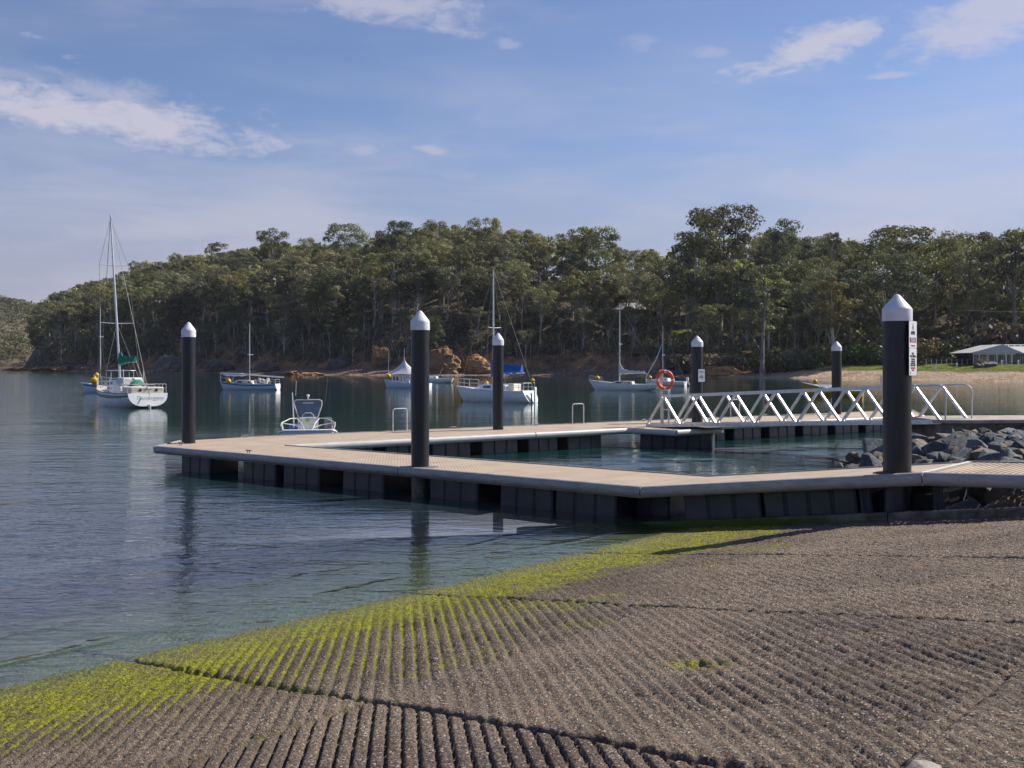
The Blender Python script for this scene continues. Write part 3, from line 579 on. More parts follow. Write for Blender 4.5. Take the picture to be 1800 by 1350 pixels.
# ---------------------------------------------------------------- trees
def leaves(cs, rad, n, size, rng, up=.35):
    """leaf-sized quads over flattened clumps; returns V,F,tint"""
    Vs = []; T = []
    for (c, r) in zip(cs, rad):
        d = rng.normal(size=(n, 3)); d[:, 2] += up; d /= np.linalg.norm(d, axis=1, keepdims=True)
        rr = np.array(r)*(.60+.48*rng.random((n, 1))); p = np.array(c)+d*rr
        nn = d+rng.normal(size=(n, 3))*.40; nn /= np.linalg.norm(nn, axis=1, keepdims=True)
        a = np.cross(nn, rng.normal(size=(n, 3))); a /= np.linalg.norm(a, axis=1, keepdims=True); b = np.cross(nn, a)
        s = size*(.6+.8*rng.random((n, 1))); a = a*s; b = b*s*.55
        Vs.append(np.stack([p-a, p-b*.9, p+a, p+b], 1).reshape(-1, 3)); ct = rng.random()
        T.append(np.repeat(np.clip(.55*ct+.45*rng.random(n), 0, 1), 4))
    V = np.concatenate(Vs); return V, np.arange(len(V)).reshape(-1, 4), np.concatenate(T)
KINDS_T = {  # crown base fraction, crown radius, clumps, clump radius, top-heaviness, leaf material, bark, phrase
    'umbrella': (.52, 5.6, 24, 1.55, .9, 'leaf', 'bark'), 'dome': (.38, 4.8, 34, 1.6, .5, 'leaf', 'bark'), 'slender': (.42, 3.0, 20, 1.35, .4, 'leaf_yel', 'bark'),
    'dense': (.16, 4.4, 40, 1.7, .35, 'leaf_dk', 'bark_dk'), 'wide': (.46, 6.6, 34, 1.7, .8, 'leaf_dk', 'bark'), 'sparse': (.40, 3.8, 15, 1.25, .6, 'leaf', 'bark')}
def tree_shape(kind, seed, H=18.0):
    cb, cr_, nc, rc, th_, lm, bk = KINDS_T[kind]; rng = np.random.default_rng(seed); cs = []; rad = []
    for i in range(nc):
        for _ in range(20):
            u = rng.random()**(1-.5*th_); z = H*(cb+(1-cb)*u*.96); prof_ = math.sin(math.pi*min(1, (.12+.80*u)))**.6 if kind != 'umbrella' else (.45+.65*u if u < .85 else 1.1-(u-.85)*2.5)
            ang = rng.random()*2*math.pi; r = cr_*prof_*(.25+.75*math.sqrt(rng.random())); c = (r*math.cos(ang), r*math.sin(ang), z)
            if all((c[0]-q[0])**2+(c[1]-q[1])**2+1.6*(c[2]-q[2])**2 > (rc*1.05)**2 for q in cs): break
        k = .7+.6*rng.random(); cs.append(c); rad.append((rc*k, rc*k, rc*k*.62))
    tr = MB(); lean = (rng.random(2)-.5)*1.6; r0 = .26+.012*cr_
    def tp(t): return Vector((lean[0]*t*t+.25*math.sin(t*5+seed), lean[1]*t*t, H*.93*t))
    tr.tube([tp(t) for t in (0, .12, .3, .5, .7, .88)], [r0*1.5, r0, r0*.85, r0*.65, r0*.4, r0*.15], 7)
    for i, c in enumerate(cs):
        if i % 3 == 0 or kind in ('umbrella', 'sparse') or i % 2 == 0:
            c = Vector(c); t0 = max(.2, min(.8, (c.z/H-.12-.25*rng.random()))); a = tp(t0); m_ = a.lerp(c, .5)+Vector((0, 0, -.35+.3*rng.random()))
            tr.tube([a, m_, c], [r0*.42*(1.1-t0), r0*.28*(1.1-t0), .03], 5, cap=False)
    return cs, rad, tr, lm, bk
def make_tree(kind, seed):
    cs, rad, tr, lm, bk = tree_shape(kind, seed); rng = np.random.default_rng(seed+99)
    t = thing('eucalyptus_tree', 'tree', 'tree'); tr.build('trunk', M[bk], t)
    V, Fq, T = leaves(cs, rad, 210 if kind != 'sparse' else 170, .215, rng); np_mesh('crown', V, Fq, M[lm], {'tint': T}, smooth_=False, parent=t); return t
SKY = [(40, 560), (60, 548), (90, 517), (150, 494), (200, 482), (240, 464), (300, 452), (380, 440), (440, 432), (480, 418), (520, 424), (560, 428), (640, 428), (670, 408), (700, 400), (760, 398), (850, 396), (900, 402), (960, 412),
       (1000, 416), (1050, 412), (1090, 432), (1140, 436), (1190, 438), (1205, 414), (1300, 406), (1380, 404), (1440, 412), (1470, 418), (1530, 420), (1580, 408), (1640, 428), (1700, 412), (1750, 410), (1800, 398), (2100, 395), (2400, 400)]
SX = [a for a, b in SKY]; SYy = [b for a, b in SKY]
def sky_cap(px): return float(np.interp(px, SX, SYy))
def to_px(p): return CX+F*p[0]/p[1], HY+F*(EYE-p[2])/p[1]
protos = [(k, make_tree(k, sd_)) for k, sd_ in (('umbrella', 1), ('umbrella', 2), ('dome', 3), ('dome', 4), ('slender', 5), ('slender', 6), ('dense', 7), ('wide', 8), ('sparse', 9), ('sparse', 10), ('dome', 12), ('dense', 14))]
used = set(); cand = []
rt = random.Random(5)
pts = []
r5 = np.random.default_rng(5); s5 = r5.uniform(-690, 25, 30000); d5 = r5.uniform(13, 118, 30000); x5, y5 = sd2xy(s5, d5); z5 = th(s5, d5)
for s, d, x, y, z in zip(s5.tolist(), d5.tolist(), x5.tolist(), y5.tolist(), z5.tolist()):
    if z < 2 or x+.442*y < 1: continue
    px, py = to_px((x, y, z))
    if px < 20 or px > 2250: continue
    if s > -120 and d < 50+6*math.sin(s*.1): continue
    if -205 < s <= -120 and (d < 17 or (d < 40 and rt.random() < .45)): continue
    if s <= -205 and d < 24 and rt.random() < .8: continue
    md = 6.5 if d < 60 else 8.0
    if any((x-q[0])**2+(y-q[1])**2 < md*md for q in pts): continue
    pts.append((x, y, z, s, d, px))
# skyline trees seen one by one: (px, top y, distance, kind, crown width factor)
heroes = [(1268, 355, 300, 'umbrella', .95), (605, 391, 425, 'dome', 1.2), (480, 405, 470, 'umbrella', .9), (384, 424, 500, 'sparse', 1.0), (700, 388, 405, 'wide', 1.0), (775, 386, 395, 'umbrella', .9), (852, 384, 385, 'umbrella', .8),
          (1048, 399, 330, 'dome', 1.1), (1020, 402, 345, 'umbrella', .9), (1580, 398, 275, 'wide', 1.25), (1375, 385, 290, 'dense', .8), (1700, 404, 262, 'umbrella', .9), (1785, 392, 250, 'umbrella', 1.0), (985, 407, 350, 'sparse', .5),
          (100, 513, 585, 'umbrella', .55), (318, 444, 520, 'umbrella', .7), (245, 460, 560, 'umbrella', .7), (1463, 404, 300, 'sparse', .6), (1225, 405, 290, 'dome', 1.0), (1560, 450, 252, 'wide', 1.25), (540, 417, 450, 'dome', .8),
          (1340, 466, 238, 'slender', 1.3), (1465, 482, 236, 'slender', 1.2), (925, 403, 370, 'dome', .8)]
rows = []
for (px, ty, Dd, kd, wf) in heroes:
    x = (px-CX)/F*Dd; s = (x-Dd)*.7071; d = ((x+Dd)-float(shore_c(np.array([s]))[0]))*.7071; z = float(th(np.array([s]), np.array([d]))[0])
    top = EYE+(HY-ty)/F*Dd; rows.append((x, Dd, z, s, d, px, max(8, top-z), kd, wf, True))
for (x, y, z, s, d, px) in pts:
    if any((x-h[0])**2+(y-h[1])**2 < 30 for h in rows if h[9]): continue
    cap = EYE+(HY-sky_cap(px)-3-rt.random()*9)/F*y-z
    nat = rt.uniform(14, 21) if d > 26 else rt.uniform(8, 14)
    if s > -120 and d < 62: nat = rt.uniform(9, 16)
    if d > 78: nat = max(nat, cap) if cap < 26 else nat          # the ridge trees make the skyline
    h = min(nat, cap)
    if h < 5.5: continue
    u = rt.random()
    if s > -150: kd = 'dense' if u < .30 else 'dome' if u < .5 else 'slender' if u < .68 else 'wide' if u < .85 else 'sparse'
    else: kd = 'dome' if u < .30 else 'umbrella' if u < .52 else 'slender' if u < .70 else 'sparse' if u < .86 else 'wide' if u < .92 else 'dense'
    rows.append((x, y, z, s, d, px, h, kd, rt.uniform(.85, 1.15), False))
rows.sort(key=lambda r: r[1])
env = np.full(2400, 720.0); score = []
for r in rows:       # what each tree adds to the view from the slipway decides which are built one by one
    x, y, z, s, d, px, h, kd, wf, hero = r; hw = KINDS_T[kd][1]*h/18*wf*F/y*.8; top = HY+F*(EYE-(z+h))/y
    a, b = int(max(0, px-hw)), int(min(1830, px+hw)); vis = float(np.maximum(0, env[a:b]-top-2).sum()) if b > a else 0
    if b > a: env[a:b] = np.minimum(env[a:b], top+8)
    score.append(vis+(1e6 if hero else 0))
order = np.argsort(-np.array(score)); keep = set(order[:275].tolist())
PH = {'umbrella': 'flat-topped spreading gum tree', 'dome': 'round-crowned gum tree', 'slender': 'slender olive-green gum tree', 'dense': 'dense dark-green bushy tree', 'wide': 'broad dark-crowned gum tree', 'sparse': 'thin pale-limbed gum tree'}
def zone(px, d):
    hz = 'on the ridge' if d > 78 else 'midway up the slope' if d > 42 else 'low on the slope'
    for lim, nm in ((330, 'left of the leftmost piling'), (520, 'above the small pale blue yacht'), (735, 'above the canopied cabin boat'), (880, 'above the yacht with blue cover'), (1050, 'above the orange rock bluff'),
                    (1220, 'above the lifebuoy post'), (1470, 'between the two rear pilings'), (1600, 'behind the sign-bearing piling'), (9999, 'behind the beach house')):
        if px < lim: return hz, nm
stuffV = []; stuffT = []; trunks = MB(); nS = 0
for i, r in enumerate(rows):
    x, y, z, s, d, px, h, kd, wf, hero = r
    if i in keep:
        opts = [k for k, (kk, t) in enumerate(protos) if kk == kd]; k = rt.choice(opts); t = protos[k][1]; hz, nm = zone(px, d)
        lab = PH[kd]+' '+hz+' '+nm; sc = (h/18*wf, h/18*wf, h/18); rz = rt.random()*6.28
        if hero: lab = {1268: 'tallest umbrella-crowned gum tree rising above the ridge', 605: 'large dome-crowned gum tree standing out on the ridge left of centre', 1580: 'broad rounded gum tree on the skyline above the sign-bearing piling',
                        100: 'lone small umbrella tree at the left tip of the headland', 985: 'tiny lollipop-shaped tree poking above the ridge near the centre'}.get(px, lab)
        if k not in used: used.add(k); o = t; o.location = (x, y, z-.3); o.rotation_euler = (0, 0, rz); o.scale = sc
        else: o = dup(t, (x, y, z-.3), rz, sc)
        o['label'] = lab; o['group'] = PH[kd].replace(' tree', ' trees')+' '+hz
    else:
        cs, rad, tr, lm, bk = tree_shape(kd, 100+i % 7); cs = cs[::2]; rad = [tuple(q*1.25 for q in a) for a in rad[::2]]
        V, _, T = leaves(cs, rad, 26, .62, np.random.default_rng(i)); V = V*np.array([h/18*wf, h/18*wf, h/18])+np.array([x, y, z]); stuffV.append(V); stuffT.append(T)
        trunks.tube([(x, y, z-.3), (x+.2, y, z+h*.45), (x, y, z+h*.85)], [.3, .2, .06], 5); nS += 1
for k, (kk, t) in enumerate(protos):
    if k not in used:
        for c in list(t.children): bpy.data.objects.remove(c)
        bpy.data.objects.remove(t)
print('trees', len(rows), 'kept', len(keep), 'stuff', nS)
if stuffV:
    V = np.concatenate(stuffV); fo = np_mesh('woodland', V, np.arange(len(V)).reshape(-1, 4), M['leaf'], {'tint': np.concatenate(stuffT)}, smooth_=False); tag(fo, 'far mass of gum trees filling the hillside between the nearer trees', 'woodland', kind='stuff')
    trunks.build('trunks', M['bark'], fo)
# scrub on the bluff
def scrub(n, fs, mat, name, lab, seed, size, nl=46, leaf=.30):
    rng = np.random.default_rng(seed); cs = []; rad = []
    s, d = fs(rng, n*2); x, y = sd2xy(s, d); z = th(s, d)
    for x, y, z in zip(x.tolist(), y.tolist(), z.tolist()):
        if len(cs) >= n: break
        if z < .9 or x+.442*y < 0: continue
        k = size*(.5+rng.random()); cs.append((x, y, z+k*.35)); rad.append((k, k, k*.75))
    V, Fq, T = leaves(cs, rad, nl, leaf, rng); o = np_mesh(name, V, Fq, M[mat], {'tint': T}, smooth_=False); return tag(o, lab, name.replace('_', ' '), kind='stuff')
scrub(1250, lambda r, m: (r.uniform(-680, -118, m), 14.5+np.abs(r.normal(size=m))*17), 'leaf_dk', 'undergrowth', 'dark low scrub covering the steep bluff below the gum trees', 3, 1.9)
scrub(700, lambda r, m: (r.uniform(-680, -150, m), 13.0+np.abs(r.normal(size=m))*12), 'leaf_gr', 'dry_scrub', 'grey-brown leafless scrub and saplings on the lower bluff', 4, 1.5)
rs_ = np.random.default_rng(17); s_ = rs_.uniform(-680, -130, 700); d_ = 12+np.abs(rs_.normal(size=700))*16; x_, y_ = sd2xy(s_, d_); z_ = th(s_, d_); stems = MB()
for x, y, z, a, b in zip(x_.tolist(), y_.tolist(), z_.tolist(), rs_.normal(size=700).tolist(), rs_.random(700).tolist()):
    if z < 1.5 or x+.442*y < 1: continue
    h = 3+5*b; lx = a*.28*h; stems.tube([(x, y, z-.2), (x+lx*.4, y-.3, z+h*.5), (x+lx, y-.6, z+h)], [.11, .08, .03], 4, cap=False)
    if b > .5: stems.tube([(x+lx*.4, y-.3, z+h*.5), (x+lx*.4-a*.9, y-.5, z+h*.8)], [.05, .02], 3, cap=False)
sm_ = stems.build('bare_stems', M['bark']); tag(sm_, 'thin pale bare saplings and dead stems standing on the lower bluff', 'saplings', kind='stuff')
scrub(260, lambda r, m: (r.uniform(-150, 20, m), r.uniform(46, 66, m)), 'leaf_dk', 'understorey', 'dark understorey behind the lawn at the foot of the trees', 6, 2.3)
scrub(900, lambda r, m: (r.uniform(-420, 25, m), r.uniform(66, 128, m)), 'leaf', 'ridge_understorey', 'bushy growth between the gum trunks along the right ridge', 9, 4.2, 60, .50)
def far_forest():
    rng = np.random.default_rng(8); cs = []; rad = []
    xx_ = rng.uniform(-620, -300, 1500); yy_ = rng.uniform(705, 1150, 1500)
    for x, y, z in zip(xx_.tolist(), yy_.tolist(), fh(xx_, yy_).tolist()):
        if z < 1 or not (-.56 < x/y < -.37): continue
        k = rng.uniform(3, 5.5); cs.append((x, y, z+k*1.1)); rad.append((k, k, k*.8))
    V, Fq, T = leaves(cs, rad, 46, 1.0, rng); return tag(np_mesh('distant_woodland', V*1.0, Fq, M['leaf_dk'], {'tint': T*.6}, smooth_=False), 'forest covering the distant hill at the left edge', 'woodland', kind='stuff')
far_forest()
# single shrubs on the bank above the sand
def make_shrub(seed, mat):
    rng = np.random.default_rng(seed); t = thing('shrub', 'shrub', 'shrub'); cs = [((rng.random()-.5)*2.2, (rng.random()-.5)*2.2, .5+rng.random()*1.3) for _ in range(9)]; rad = [(.9, .9, .7)]*9
    V, Fq, T = leaves(cs, rad, 70, .17, rng); np_mesh('foliage', V, Fq, M[mat], {'tint': T}, smooth_=False, parent=t)
    st = MB(); [st.tube([(0, 0, -.2), (c[0]*.6, c[1]*.6, c[2])], [.06, .02], 5) for c in cs[:5]]; st.build('stem', M['bark_dk'], t); return t
shr = {m: make_shrub(20+i, m) for i, m in enumerate(('leaf_br', 'leaf_yel', 'leaf_dk', 'leaf_gr'))}; su = set()
SHL = {'leaf_br': 'bright green shrub', 'leaf_yel': 'olive green shrub', 'leaf_dk': 'dark green shrub', 'leaf_gr': 'dry brown bush'}
def put_shrub(px, py_base, Y, m, sc, where):
    p = A(px, py_base, Y); s = (p.x-p.y)*.7071; d = ((p.x+p.y)-float(shore_c(np.array([s]))[0]))*.7071; p.z = float(th(np.array([s]), np.array([d]))[0])-.1
    if m not in su: su.add(m); o = shr[m]; o.location = p; o.scale = (sc, sc, sc)
    else: o = dup(shr[m], p, rt.random()*6, sc)
    o['label'] = SHL[m]+' '+where; o['group'] = SHL[m]+'s along the far shore'
for (px, Y, m, sc) in [(1205, 262, 'leaf_gr', 2.2), (1180, 268, 'leaf_gr', 2.0), (1238, 255, 'leaf_gr', 2.2), (1262, 252, 'leaf_gr', 2.0), (1290, 250, 'leaf_gr', 2.0)]: put_shrub(px, 640, Y, m, sc, 'on the earth bank behind the lifebuoy and rear piling')
for (px, Y, m, sc) in [(1305, 254, 'leaf_br', 2.0), (1330, 246, 'leaf_dk', 2.0), (1345, 243, 'leaf_br', 1.8), (1362, 241, 'leaf_dk', 2.4), (1385, 240, 'leaf_yel', 2.0), (1400, 238, 'leaf_dk', 2.3), (1425, 238, 'leaf_br', 1.7), (1452, 243, 'leaf_yel', 1.8)]: put_shrub(px, 640, Y, m, sc, 'on the bank above the sand between the rear pilings')
for (px, Y, m, sc) in [(1500, 246, 'leaf_dk', 3.4), (1525, 240, 'leaf_br', 2.6), (1545, 238, 'leaf_br', 2.2), (1565, 240, 'leaf_dk', 2.6)]: put_shrub(px, 640, Y, m, sc, 'behind the lawn left of the sign-bearing piling')
for (px, Y, m, sc) in [(1622, 226, 'leaf_yel', 2.3), (1652, 232, 'leaf_dk', 2.2), (1680, 234, 'leaf_dk', 2.6), (1700, 240, 'leaf_gr', 2.8), (1752, 238, 'leaf_gr', 4.0)]: put_shrub(px, 640, Y, m, sc, 'by the wire fence near the beach house')
for m, t in shr.items():
    if m not in su:
        for c in list(t.children): bpy.data.objects.remove(c)
        bpy.data.objects.remove(t)

print('T part2', time.time()-_t0)
HAZE = .00005
# ---------------------------------------------------------------- jetty
E2 = Vector((.776, -.631)); N2 = Vector((.631, .776)); K2 = Vector((2.47, 20.4)); DZ = .64; WID = 2.5
def jp(s, n): p = K2+E2*s+N2*n; return (p.x, p.y)
def s_at(px, n=0.0):
    m = (px-CX)/F; k = K2+N2*n; return (m*k.y-k.x)/(E2.x-m*E2.y)
FEN = [(0, .025), (.035, .025), (.075, .010), (.100, -.025), (.112, -.075), (.105, -.125), (.080, -.165), (.045, -.188), (.005, -.195), (0, -.14)]
def fender(parent, p0, p1, z0, z1, mat='fender', cut0=0, cut1=0, cap=False):
    """half-round rubbing strip from p0 to p1; its outside is to the right of p0->p1"""
    a = Vector(p0); b = Vector(p1); d = (b-a).normalized(); o = Vector((d.y, -d.x)); rings = []
    for t in np.linspace(0, 1, 6):
        q = a.lerp(b, t); z = z0+(z1-z0)*t; sh = cut0*(1-t)+cut1*t if t in (0.0, 1.0) else 0
        rings.append([(q.x+o.x*x+d.x*x*sh, q.y+o.y*x+d.y*x*sh, z+y) for x, y in FEN])
    return MB().loft(rings, close=True, cap=True).build('fender', M[mat], parent, world=True, ang=50)
def pontoon(parent, pa, pb, depth, zt, zb, lean=0.0):
    """ribbed float block; front face pa->pb, extends to the left of it by depth"""
    a = Vector(pa); b = Vector(pb); d = (b-a); Ln = d.length; d.normalize(); n = Vector((-d.y, d.x)); nr = max(2, round(Ln/.46)); w_ = Ln/nr; poly = []
    for i in range(nr):
        x0 = i*w_; e = .035
        for x, y in ((x0+.01, e), (x0+.045, 0), (x0+w_-.045, 0), (x0+w_-.01, e)): poly.append((x, y))
    poly += [(Ln, depth), (0, depth)]; mb = MB(); k = len(poly)
    def P3(x, y, z, l): q = a+d*x+n*y; return (q.x+d.x*l, q.y+d.y*l, z)
    f0 = (zt if callable(zt) else (lambda x: zt)); f1 = (zb if callable(zb) else (lambda x: zb))
    vs = [P3(x, y, f1(x), -lean) for x, y in poly]+[P3(x, y+.03, f0(x), 0) for x, y in poly]
    mb.add(vs, [tuple(range(k-1, -1, -1)), tuple(range(k, 2*k))]+[(i, (i+1) % k, k+(i+1) % k, k+i) for i in range(k)])
    f_ = mb.build('float', M['black'], parent, world=True, smooth_=False)
    rim = MB(); rim.loft([[P3(-.03, -.015, f0(0)-.03, 0), P3(-.03, -.015, f0(0)-.075, 0), P3(-.03, .03, f0(0)-.075, 0), P3(-.03, .03, f0(0)-.03, 0)],
                          [P3(Ln+.03, -.015, f0(Ln)-.03, 0), P3(Ln+.03, -.015, f0(Ln)-.075, 0), P3(Ln+.03, .03, f0(Ln)-.075, 0), P3(Ln+.03, .03, f0(Ln)-.03, 0)]], close=True, cap=True)
    rim.build('rim', M['black'], f_, world=False) if False else None
    return f_
def cleat(parent, p, ang):
    mb = MB(); c, s_ = math.cos(ang), math.sin(ang); x, y, z = p
    mb.tube([(x-c*.13, y-s_*.13, z+.085), (x-c*.06, y-s_*.06, z+.075), (x+c*.06, y+s_*.06, z+.075), (x+c*.13, y+s_*.13, z+.085)], [.012, .018, .018, .012], 8)
    for k in (-1, 1): mb.tube([(x+c*.045*k, y+s_*.045*k, z), (x+c*.045*k, y+s_*.045*k, z+.075)], .014, 8)
    return mb.build('cleat', M['wire'], parent, world=True)
def hoop(parent, p, ang, wd, ht, r=.022, down=.0, name='ladder_rail'):
    c, s_ = math.cos(ang), math.sin(ang); x, y, z = p; pts = []
    h = wd/2; q = .09
    prof_ = [(-h, -down), (-h, ht-q), (-h+q*.3, ht-q*.3), (-h+q, ht), (h-q, ht), (h-q*.3, ht-q*.3), (h, ht-q), (h, -down)]
    return MB().tube([(x+c*a, y+s_*a, z+b) for a, b in prof_], r, 10).build(name, M['alum_w'], parent, world=True)

I_ = jp(s_at(500, WID), WID); Fo = G(423, 769, DZ); T0 = jp(-16.1, 0); T1 = G(318, 775, DZ); A2 = G(1102, 753, DZ); R1 = Vector((18.6, 48.9, 0)); R2 = Vector((20.3, 55.0, 0))
jA = thing('floating_jetty', 'long front arm of the floating jetty, from the leftmost piling to the slipway kink', 'jetty', (*jp(-8, 1.2), 0), group='floating jetty sections')
polyA = [T0, jp(0, 0), jp(0, WID), I_, (Fo.x, Fo.y), (T1.x, T1.y)]
MB().prism(polyA, DZ-.06, DZ).build('deck', M['deck'], jA, world=True, smooth_=False)
frame = MB(); frame.prism([jp(-15.7, .12), jp(-.1, .12), jp(-.1, .24), jp(-15.7, .24)], DZ-.22, DZ-.064); frame.prism([jp(-13.2, WID-.24), jp(-.1, WID-.24), jp(-.1, WID-.12), jp(-13.2, WID-.12)], DZ-.22, DZ-.064)
for i in range(14): frame.prism([jp(-1-i*1.1, .26), jp(-.9-i*1.1, .26), jp(-.9-i*1.1, WID-.26), jp(-1-i*1.1, WID-.26)], DZ-.20, DZ-.066)
frame.build('frame', M['alum_w'], jA, world=True, smooth_=False)
sj = s_at(705)
fender(jA, jp(-16.1, 0), jp(sj-.012, 0), DZ, DZ); fender(jA, jp(sj+.012, 0), jp(-.01, 0), DZ, DZ, cut1=-.03)
fender(jA, jp(0, WID), I_, DZ, DZ)
e0, e1 = (T1.x, T1.y), T0; fender(jA, e0, e1, DZ, DZ)
MB().lathe([(0, .03), (.06, .028), (.105, 0), (.115, -.08), (.105, -.15), (.06, -.19), (0, -.195)], 20, (T0[0], T0[1], DZ)).build('corner_cap', M['fender'], jA, world=True)
for (a, b) in ((317, 367), (425, 483), (496, 560), (600, 673), (753, 838), (877, 970), (974, 1082)):
    pontoon(jA, jp(s_at(a, .15), .15), jp(s_at(b, .15), .15), .95, DZ-.20, -.28)
for k in range(6): pontoon(jA, jp(-12.8+k*2.15, 1.45), jp(-11.2+k*2.15, 1.45), .85, DZ-.21, -.28)
pontoon(jA, jp(s_at(1104, .9), .9), jp(s_at(1176, .9), .9), 1.3, DZ-.20, -.28)
for px_, py_ in ((437, 797), (318, 783)): p = G(px_, py_, DZ); cleat(jA, (p.x, p.y, DZ), -.68)
# hinged section climbing to the shore
SLP = .60/5.23
def zs(s): return DZ+SLP*max(0, min(s, 5.23))+max(0, s-5.23)*.04
jB = thing('hinged_walkway', 'short tilted jetty section with its floats aground, between the kink and nearest piling', 'jetty', (*jp(2.6, 1.2), .5), group='floating jetty sections')
def slab(s0, s1, parent, zt=0.0):
    mb = MB(); ss = [s0, s1]; vs = []
    for s in ss:
        for n in (0, WID): vs += [(*jp(s, n), zs(s)-.06), (*jp(s, n), zs(s))]
    mb.add(vs, [(0, 1, 5, 4), (2, 6, 7, 3), (1, 3, 7, 5), (0, 4, 6, 2), (0, 2, 3, 1), (4, 5, 7, 6)]); return mb.build('deck', M['deck' if s0 < 5 else 'deck_open'], parent, world=True, smooth_=False)
slab(.006, 5.225, jB)
fender(jB, jp(.01, 0), jp(5.21, 0), zs(0), zs(5.21), cut0=.03); fender(jB, jp(5.21, WID), jp(.01, WID), zs(5.21), zs(0))
for (a, b) in ((1198, 1333), (1337, 1502), (1505, 1528), (1633, 1656)):
    sa, sb = s_at(a, .15), s_at(b, .15)
    pontoon(jB, jp(sa, .15), jp(sb, .15), 2.1 if a < 1600 else .25, lambda x, sa=sa: zs(sa+x)-.20, lambda x, sa=sa: zs(sa+x)-(.80 if sa < 4 else .86), lean=-.085)
MB().prism([jp(3.2, .5), jp(5.2, .5), jp(5.2, 2.3), jp(3.2, 2.3)], .2, lambda x, y: .85).build('recess_shade', M['dark'], jB, world=True, smooth_=False)  # near-black block standing in for the shade in the recess below the deck
MB().beam((*jp(5.18, .02), zs(5.2)+.012), (*jp(5.18, WID), zs(5.2)+.012), .05, .014).build('hinge_plate', M['white'], jB, world=True)
jC = thing('shore_walkway', 'fixed grating walkway beyond the hinge, leading to the right edge over the rocks', 'jetty', (*jp(9, 1.2), 1.2), group='floating jetty sections')
slab(5.25, 18, jC)
fender(jC, jp(5.235, 0), jp(18, 0), zs(5.24), zs(18)); fender(jC, jp(18, WID), jp(5.24, WID), zs(18), zs(5.24))
MB().prism([jp(12, .2), jp(18, .2), jp(18, 2.3), jp(12, 2.3)], 0, 1.2).build('abutment', M['concrete'], jC, world=True, smooth_=False)
# rear arm
jD = thing('floating_jetty', 'rear arm of the floating jetty behind the enclosed water, carrying the gangway foot', 'jetty', (4, 42, 0), group='floating jetty sections')
polyD = [I_, (A2.x, A2.y), (R1.x, R1.y), (R2.x, R2.y), (Fo.x, Fo.y)]
MB().prism([(p[0], p[1]) for p in polyD], DZ-.06, DZ-.001).build('deck', M['deck'], jD, world=True, smooth_=False)
M['fender_lt'] = pm('sunlit_side_strip', (.52, .50, .48), .45, var=.08, vs=3, streak=(1, 1, 4))  # paler copy of the rubbing strip, with the sunlight put into its colour
v2 = lambda p: Vector((p[0], p[1]))
P0, P1_ = v2(I_), v2(A2)
ks = [0, .34, .68, 1.0]
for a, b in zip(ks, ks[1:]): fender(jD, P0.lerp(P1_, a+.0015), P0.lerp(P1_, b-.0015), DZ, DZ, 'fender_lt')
C1 = v2(G(1188, 757, DZ)); C2 = v2(G(1266, 753, DZ)); C3 = v2((6.9, 41.0))
MB().prism([(A2.x, A2.y), tuple(C1), tuple(C2), tuple(C3)], DZ-.07, DZ-.006).build('landing', M['deck'], jD, world=True, smooth_=False)
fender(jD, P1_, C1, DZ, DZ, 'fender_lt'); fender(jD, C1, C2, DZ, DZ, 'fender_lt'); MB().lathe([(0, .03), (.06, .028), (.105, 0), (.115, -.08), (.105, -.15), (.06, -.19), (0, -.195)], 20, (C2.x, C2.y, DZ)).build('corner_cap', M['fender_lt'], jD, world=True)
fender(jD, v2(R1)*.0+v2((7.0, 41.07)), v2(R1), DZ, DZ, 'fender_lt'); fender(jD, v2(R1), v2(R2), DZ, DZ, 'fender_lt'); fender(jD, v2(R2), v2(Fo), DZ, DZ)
dD = (P1_-P0).normalized(); nD = Vector((-dD.y, dD.x)); Ld = (P1_-P0).length
x = 1.4
for ln in (1.6, 1.25, 1.5, 1.5, 1.3, 1.6):
    if x+ln < Ld: pontoon(jD, P0+dD*x+nD*.12, P0+dD*(x+ln)+nD*.12, 1.6, DZ-.2, -.28)
    x += ln+.45
pontoon(jD, v2(G(1128, 785, 0))+nD*.1, v2(G(1252, 787, 0)), 1.6, DZ-.2, -.28)
dE = (v2(R1)-P1_).normalized(); x = 3.6
while x < 16: pontoon(jD, P1_+dE*x+Vector((-dE.y, dE.x))*.15, P1_+dE*(x+1.55)+Vector((-dE.y, dE.x))*.15, 1.5, DZ-.2, -.28); x += 2.0
dF = (v2(R2)-v2(Fo)).normalized(); aF = math.atan2(dF.y, dF.x)
def on_far(px, inset=.1): m = (px-CX)/F; k = v2(Fo)+Vector((dF.y, -dF.x))*inset; t = (m*k.y-k.x)/(dF.x-m*dF.y); q = k+dF*t; return (q.x, q.y, DZ)
for px_ in (703, 1016, 1292, 1468): hoop(jD, on_far(px_), aF, .56, .78, down=.55)
for px_ in (431, 797, 942, 1132, 1255, 1345, 1412): cleat(jD, on_far(px_, .22), aF)

